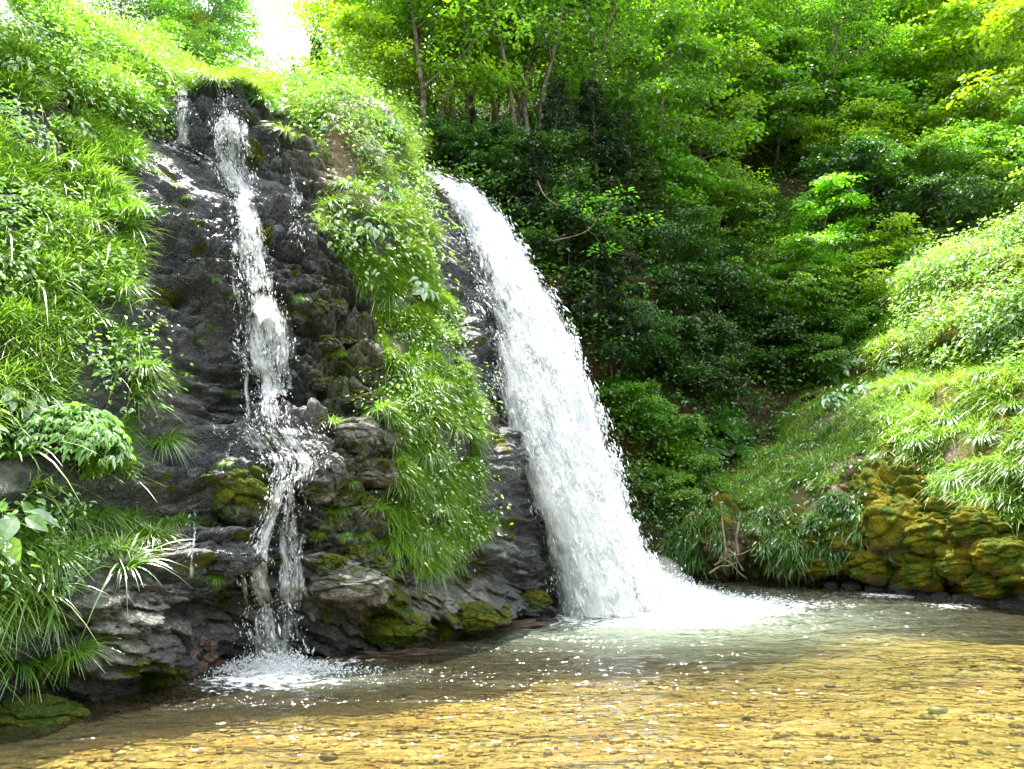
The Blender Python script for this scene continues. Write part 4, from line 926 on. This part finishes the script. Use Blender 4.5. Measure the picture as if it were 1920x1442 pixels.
tuft(cliff, 780, 790, .8, 'bleached grass mop at the top of the hanging grass', col=(1.7, 1.5, 1.2), w=.5)
for px, py in ((20, 60), (110, 110), (60, 200), (150, 190), (180, 110), (100, 300), (30, 330), (170, 420), (90, 430), (150, 500), (40, 520), (110, 350), (200, 470), (230, 540), (10, 450), (280, 130), (320, 160), (75, 550)):
    tuft(cliff, px, py, .75+.4*rng.random(), 'tuft of long whitish grass high on the left bank', 'grass tufts high on the left bank', TUFT if rng.random() < .6 else LONG, (1.25+.3*rng.random(), 1.2, 1.5))
for px, py in ((120, 960), (60, 980), (190, 960), (240, 960), (100, 1050), (20, 1010), (160, 1010), (90, 1160), (20, 1160), (320, 980)):
    tuft(cliff, px, py, .6+.3*rng.random(), 'short green grass tuft below the lobed leaf shrub', 'grass tufts low on the left bank', TUFT, (.95, 1.1, .75), .6)
for px, py in ((800, 640), (830, 720), (770, 690), (850, 800), (800, 850), (870, 900), (820, 940), (880, 1000), (790, 1000), (840, 1050), (770, 900), (760, 620), (730, 560), (690, 530), (640, 420), (650, 350), (700, 300), (750, 270), (620, 380), (680, 440), (640, 460), (810, 1060)):
    tuft(cliff, px, py, .65+.35*rng.random(), 'tuft of fine drooping grass on the ridge between the falls', 'grass tufts on the ridge', TUFT, (1.0+.3*rng.random(), 1.15, .8), .65)
for px, py in ((400, 520), (430, 560), (370, 640), (345, 700), (420, 870), (400, 1085), (455, 945), (560, 560), (590, 870), (620, 960), (650, 1010), (620, 330), (585, 290), (330, 350), (350, 370), (290, 320), (300, 600), (600, 430)):
    tuft(cliff, px, py, .22+.16*rng.random(), 'little grass tuft rooted in a crack of the wet black rock', 'little tufts on the wet rock', TUFT, (1.2, 1.2, .6), .6)
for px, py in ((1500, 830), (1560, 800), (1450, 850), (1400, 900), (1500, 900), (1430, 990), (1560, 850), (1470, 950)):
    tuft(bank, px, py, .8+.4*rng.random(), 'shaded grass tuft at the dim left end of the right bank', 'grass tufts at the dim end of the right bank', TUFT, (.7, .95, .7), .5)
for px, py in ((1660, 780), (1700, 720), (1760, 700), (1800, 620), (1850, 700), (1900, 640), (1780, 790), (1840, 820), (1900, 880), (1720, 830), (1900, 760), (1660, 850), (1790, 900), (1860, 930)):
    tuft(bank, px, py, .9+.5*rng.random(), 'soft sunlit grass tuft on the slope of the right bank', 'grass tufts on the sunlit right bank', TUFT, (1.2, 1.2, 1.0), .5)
herb('lobed_shrub', 'shrub', cliff, 128, 855, .80, HYD, 'rounded shrub of shiny lobed leaves bulging from the left bank', col=(1.5, 1.5, 2.0), w=.45)
herb('leafy_plant', 'plant', cliff, 20, 760, .9, HOSTA[0], 'broad leaved plant left of the lobed leaf shrub', col=(1.2, 1.1, 1.2))
herb('leafy_plant', 'plant', cliff, 5, 1010, 1.0, BUTTER, 'large pale leaf plant at the left edge low on the bank', col=(1.2, 1.2, 1.8))
herb('leafy_plant', 'plant', cliff, 705, 430, .85, HOSTA[1], 'heart leaved plant on the upper ridge, higher of the two', col=(1.0, 1.1, 1.3))
herb('leafy_plant', 'plant', cliff, 780, 545, .9, HOSTA[0], 'heart leaved plant spilling off the ridge toward the big fall', col=(1.0, 1.15, 1.1))
herb('leafy_plant', 'plant', cliff, 725, 370, 1.1, SMALL[0], 'small leaved plant on the ridge just left of the waterfall lip', col=(.9, 1.1, 1.0))
herb('leafy_plant', 'plant', cliff, 735, 250, 1.4, SMALL[1], 'bushy plant on the crest of the ridge left of the waterfall lip', col=(1.0, 1.15, 1.3))
for px, py in ((60, 60), (130, 30), (40, 140), (100, 180), (70, 260), (30, 220), (130, 250), (60, 380), (20, 500), (60, 480)):
    herb('leafy_plant', 'plant', cliff, px, py, .8+.5*rng.random(), SMALL[int(rng.integers(2))], 'leafy weed with pale small leaves high on the left bank', 'leafy weeds high on the left bank', (1.1+.3*rng.random(), 1.1, 1.3))
for px, py in ((130, 1010), (70, 1040), (180, 1040), (110, 1100), (40, 1090)):
    herb('leafy_plant', 'plant', cliff, px, py, .6+.3*rng.random(), SMALL[int(rng.integers(2))], 'fresh green leafy weed low on the left bank', 'leafy weeds low on the left bank', (.9, 1.15, .8))
for px, py, lab in ((1210, 790, 'large fern spreading beside the right edge of the jet'), (1270, 800, 'large fern in the middle of the fern patch'), (1335, 790, 'large fern at the right end of the fern patch'), (1300, 850, 'lower fern hanging under the fern patch'), (1370, 840, 'dark fern over the mossy gully'), (1165, 745, 'fern half hidden by the spray of the jet')):
    herb('fern', 'fern', hill, px, py, 1.5, FERN[int(rng.integers(2))], lab, col=(.75, 1.0, 1.0), mat=LEAF)
for px, py in ((1250, 900), (1290, 920), (1230, 940), (1310, 1000), (1270, 1010)):
    herb('leafy_plant', 'plant', hill, px, py, 1.3, SMALL[int(rng.integers(2))], 'bright little plant on the dark bank right of the jet', 'bright little plants right of the jet', (.9, 1.2, .7), mat=LEAF)
for px, py in ((1590, 700), (1640, 670), (1680, 690), (1560, 760), (1600, 740)):
    herb('leafy_plant', 'plant', bank, px, py, 1.5, HOSTA[int(rng.integers(2))], 'broad leaved plant at the upper rim of the right bank', 'broad leaved plants at the rim of the right bank', (.75, 1.0, .9))

for px, py in ((340, 140), (385, 150), (410, 158), (455, 160), (475, 175), (510, 185), (545, 205), (570, 215), (600, 225), (310, 160), (525, 215), (440, 155)):
    tuft(cliff, px, py, .8+.5*rng.random(), 'loose grass tuft overhanging the rocky crest of the cascade', 'grass tufts on the crest', TUFT if rng.random() < .7 else LONG, (1.1+.5*rng.random(), 1.15, 1.0), .5)
for px, py in ((640, 955), (675, 1005), (655, 905), (620, 790), (690, 715), (640, 665), (600, 1000), (700, 1020)):
    tuft(cliff, px, py, .4+.25*rng.random(), 'yellow green grass tuft among the pale stones left of the ridge', 'grass tufts among the pale stones', TUFT, (1.6, 1.4, .9), .5)

# ------------------------------------------------------------------ boulders
RV, RF = subdiv(*ico(), 5)
def boulder(name, pos, rad, seed, mat, label, moss=.0, wet=.2, earth=0.0, group=None, cat='boulder', rough=.30, yaw=0):
    v = RV*np.array(rad)/max(rad); f, c = facet(RV[:, 0]*1.6+RV[:, 1]*1.1+seed, RV[:, 2]*2+RV[:, 1]*.8+seed*.7, seed % 9)
    dd = rough*(.55*f+.45*fbm(RV*1.6, 4, seed)-.25*np.exp(-c*8)+.10*fbm(RV*6, 3, seed+1)); v = v*(1+dd[:, None])
    v = v@rotz(np.array([float(yaw)]))[0].T
    nz = unit(v)[:, 2]; mo = np.clip(moss*(.85+.4*nz), 0, 1)
    o = link(name, mesh_data(name, v*max(rad), RF, {'moss': mo, 'wet': np.full(len(v), wet), 'earth': np.full(len(v), earth)}), mat, loc=pos)
    return tag(o, label, cat, group)
boulder('mossy_boulder', on_water(55, 1352)+np.array([-.05, .15, -.02]), (.42, .30, .17), 1, ROCK, 'low mossy boulder at the water edge in the bottom left corner', .75, .85)
boulder('mossy_boulder', cliff.p(290, 1272)+np.array([-.05, .08, 0]), (.36, .25, .17), 2, ROCK, 'moss cushioned boulder at the foot of the brown rock', .95)
boulder('mossy_boulder', cliff.p(735, 1180)+np.array([0, .12, 0]), (.44, .3, .20), 3, ROCK, 'golden mossy boulder at the water edge under the ridge', .95)
boulder('mossy_boulder', cliff.p(820, 1172)+np.array([0, .15, 0]), (.22, .25, .22), 4, ROCK, 'smaller mossy boulder right of the golden one', .9)
boulder('mossy_boulder', cliff.p(885, 1160)+np.array([0, .15, 0]), (.34, .3, .18), 5, ROCK, 'mossy boulder near the foot of the big fall', .9)
boulder('mossy_boulder', cliff.p(1000, 1132)+np.array([0, .15, 0]), (.26, .25, .18), 6, ROCK, 'dark green boulder touching the spray of the big fall', .7, .9)
boulder('boulder', cliff.p(838, 1140)+np.array([0, .06, 0]), (.16, .14, .12), 7, ROCK, 'bare lilac grey boulder wedged between the mossy ones', .1, .25)
boulder('boulder', cliff.p(655, 1096)+np.array([0, .12, 0]), (.42, .28, .17), 8, ROCK, 'pale lichen covered boulder left of the foot of the ridge', .45, .1)
boulder('boulder', cliff.p(720, 825)+np.array([0, .12, 0]), (.26, .24, .24), 9, ROCK, 'light grey boulder with mossy sides at the left edge of the ridge', .45, .1)
boulder('boulder', cliff.p(665, 815)+np.array([0, .12, 0]), (.30, .24, .20), 10, ROCK, 'light grey boulder right of the ledge of the cascade', .4, .15)
boulder('boulder', cliff.p(705, 895)+np.array([0, .1, 0]), (.34, .24, .13), 11, ROCK, 'slanting pale boulder below the two light grey ones', .35, .1)
boulder('boulder', cliff.p(600, 880)+np.array([0, .14, 0]), (.26, .24, .26), 12, ROCK, 'wet grey boulder splitting the lower cascade', .25, .7)
boulder('mossy_boulder', cliff.p(450, 925)+np.array([0, .12, 0]), (.36, .28, .32), 13, ROCK, 'rounded mossy boulder left of the lower cascade', .8, .8)
boulder('boulder', cliff.p(425, 1045)+np.array([0, .1, 0]), (.34, .26, .18), 14, ROCK, 'glistening black boulder with a pale top left of the lower cascade', .2, 1)
boulder('boulder', cliff.p(425, 820)+np.array([0, .05, 0]), (.13, .12, .11), 15, ROCK, 'small mossy knob at the left end of the cascade ledge', .8, .4)
boulder('rock_slab', on_water(960, 1176)+np.array([0, .1, -.01]), (.62, .22, .06), 16, REDROCK, 'rust red rock slab at the water edge near the big fall', .05, .75, cat='rock', rough=.85, yaw=.35)
boulder('rock_slab', on_water(700, 1228)+np.array([0, .1, -.03]), (.62, .18, .05), 17, REDROCK, 'rust red rock slab at the water edge below the ridge', .05, .8, cat='rock', rough=.85, yaw=.3)
PS = ((650, 640, .12), (685, 660, .15), (640, 690, .13), (675, 705, .16), (655, 745, .17), (700, 750, .14), (630, 780, .15), (690, 790, .13), (615, 640, .11), (610, 720, .12), (600, 920, .14), (640, 930, .18), (680, 945, .15), (620, 985, .16), (660, 1040, .17), (700, 1060, .14), (620, 1060, .15), (590, 575, .13), (560, 590, .12), (625, 575, .12))
for i, (px, py, r) in enumerate(PS):
    boulder('stone', cliff.p(px, py)+np.array([0, .03, 0]), (r*1.35, r, r*.85), 80+i, ROCK, 'pale broken stone with mossy patches between the cascade and the ridge', .62, .35, group='pale stones between the cascade and the ridge', cat='stone', yaw=i*.7, rough=.5)
for i, (px, py, r) in enumerate(((385, 1230, .10), (370, 1250, .08), (405, 1245, .09), (350, 1262, .08), (420, 1215, .07), (395, 1212, .08), (375, 1200, .07), (430, 1250, .08), (360, 1222, .06))):
    boulder('stone', cliff.p(px, py)+np.array([0, .0, 0]), (r*1.3, r, r*.7), 20+i, REDROCK, 'wet reddish stone in the little heap left of the cascade foot', .05, .8, group='reddish stones left of the cascade foot', cat='stone', yaw=i)
BB = ((1690, 985, .62, .45, .60, 'big golden mossy boulder with an overhang at the foot of the right bank'), (1655, 940, .30, .3, .42, 'tall mossy knob beside the big overhanging boulder'), (1770, 1010, .55, .4, .42, 'golden mossy boulder right of the overhanging one'),
      (1850, 985, .5, .4, .32, 'yellow mossy boulder at the upper right of the boulder heap'), (1900, 1040, .5, .4, .35, 'golden mossy boulder on the right edge of the picture'), (1820, 1060, .42, .35, .30, 'mossy boulder in the middle of the boulder heap'),
      (1745, 1075, .40, .32, .26, 'low mossy boulder just above the right waterline'), (1880, 1095, .40, .3, .22, 'low mossy boulder with bare grey patches near the right waterline'), (1640, 1060, .45, .3, .30, 'dim mossy boulder left of the overhanging one'),
      (1550, 1050, .6, .35, .28, 'dark green mossy boulder in the shade of the right bank'), (1480, 1060, .5, .35, .22, 'dark mossy boulder left of its bigger neighbour in the shade'), (1685, 842, .32, .3, .2, 'small mossy outcrop poking through the grass of the right bank'), (1590, 1000, .45, .3, .35, 'dark mossy boulder high above the shaded waterline'))
for i, (px, py, rx, ry, rz, lab) in enumerate(BB):
    boulder('mossy_boulder', bank.p(px, py)+np.array([.02, .27, -.04]), (rx, ry, rz), 40+i, MOSSROCK, lab, .9, .2, .12, rough=.36)
for i, px in enumerate((1700, 1735, 1765, 1800, 1828, 1850, 1875, 1895, 1915, 1600, 1640, 1560)):
    r = .09+.07*rng.random(); q = on_water(px, np.interp(px, [1500, 1620, 1740, 1860, 1960], [1096, 1108, 1120, 1135, 1150]))
    boulder('stone', q+np.array([0, .05, .02]), (r*1.4, r, r*.8), 60+i, MOSSROCK, 'wet dark stone along the waterline of the right bank', .12, .9, group='wet stones along the right waterline', cat='stone', yaw=i)

# ------------------------------------------------------------------ dead wood
def stick(name, pts, r0, r1, label, mat=DEAD, cat='branch', twigs=(), leaves=False):
    P_ = curve(np.array(pts, float), 14); r = np.linspace(r0, r1, 14); ps = [tube(P_, r, 7)]
    ends = [P_[-1]]
    for f, d in twigs:
        i = int(f*13); tw = bend(P_[i], d, np.linalg.norm(d), 6, rng, .12); ps.append(tube(tw, np.linspace(r[i]*.6, r1*.6, 7), 5)); ends.append(tw[-1])
    o = link(name, mesh_data(name, *join(ps)), mat)
    tag(o, label, cat)
    if leaves:
        C = np.array(ends); n, m = len(C), 60; a = rng.random((n, m))*6.28; q = np.sqrt(rng.random((n, m)))*.42
        pos = C[:, None]+np.stack([np.cos(a)*q, np.sin(a)*q, .03*rng.normal(size=(n, m))-.2*q*q], -1); k = n*m
        V, F = leaf_mesh(pos.reshape(-1, 3), UP+rng.normal(0, .2, (k, 3)), np.stack([np.cos(a), np.sin(a), 0*a-.2], -1).reshape(-1, 3), .11+0*a.ravel(), .05+0*a.ravel())
        l = link('leaves', mesh_data('branch_leaves', V, F, {'tint': np.repeat(np.clip(rng.normal(.6, .2, k), 0, 1), 4)}, smooth=False), LEAF, o); l.color = (1.1, 1.25, 2.0, 1)
    return o
A_ = lambda *q: at(*q)
stick('branch', [A_(1035, 452, 17), A_(1085, 440, 16.9), A_(1110, 425, 16.8), A_(1125, 400, 16.7)], .014, .006, 'curved bare branch with pale leaf sprays right of the top of the jet', twigs=((.8, (-.4, 0, .45)), (.6, (.5, -.1, -.25)), (.95, (.6, -.2, .25)), (1, (.9, -.3, -.05))), leaves=True)
stick('branch', [A_(1008, 340, 17.3), A_(1018, 362, 17.2), A_(1030, 375, 17.2), A_(1045, 385, 17.2)], .016, .009, 'short reddish brown bent branch in the shade above the jet')
stick('branch', [A_(1280, 305, 24), A_(1335, 292, 23.8), A_(1375, 270, 23.6), A_(1415, 238, 23.5)], .02, .005, 'long bare dead branch reaching up right on the slope', twigs=((.5, (.5, 0, .7)), (.7, (.3, 0, .6)), (.35, (.5, 0, .15))))
stick('branch', [A_(1340, 265, 24.2), A_(1365, 235, 24), A_(1385, 215, 24), A_(1400, 180, 24)], .018, .005, 'steep bare dead branch behind the long one', twigs=((.4, (-.3, 0, .6)), (.6, (.4, 0, .5))))
q = hill.p(345, 165); stick('tree_snag', [at(345, 175, q[1]), at(343, 130, q[1]), at(346, 90, q[1]), at(344, 60, q[1])], .16, .13, 'broken pale tree trunk standing among the trees at the top left', cat='tree trunk')
stick('dead_sapling', [A_(1352, 945, 16.6), A_(1355, 985, 16.4), A_(1358, 1010, 16.2), A_(1362, 1042, 16.1)], .014, .028, 'pale thin stem standing at the dark end of the right bank', cat='sapling')
stick('dead_sapling', [A_(1388, 960, 16.4), A_(1384, 990, 16.2), A_(1380, 1010, 16.1), A_(1384, 1040, 16.0)], .02, .04, 'dark crooked stem right of the pale thin stem', BARK, cat='sapling')
for i, (a, b) in enumerate((((1340, 1060), (1410, 1030)), ((1350, 1045), (1400, 1085)), ((1365, 1030), (1395, 1070)), ((1330, 1075), (1380, 1055)))):
    p0, p1 = at(*a, 15.9-.08*i), at(*b, 15.8-.05*i); stick('driftwood', [p0, p0*.6+p1*.4+np.array([0, 0, .05]), p0*.3+p1*.7, p1], .02, .008, 'brown driftwood stick caught at the dark end of the right bank', cat='driftwood')['group'] = 'driftwood sticks at the right bank'
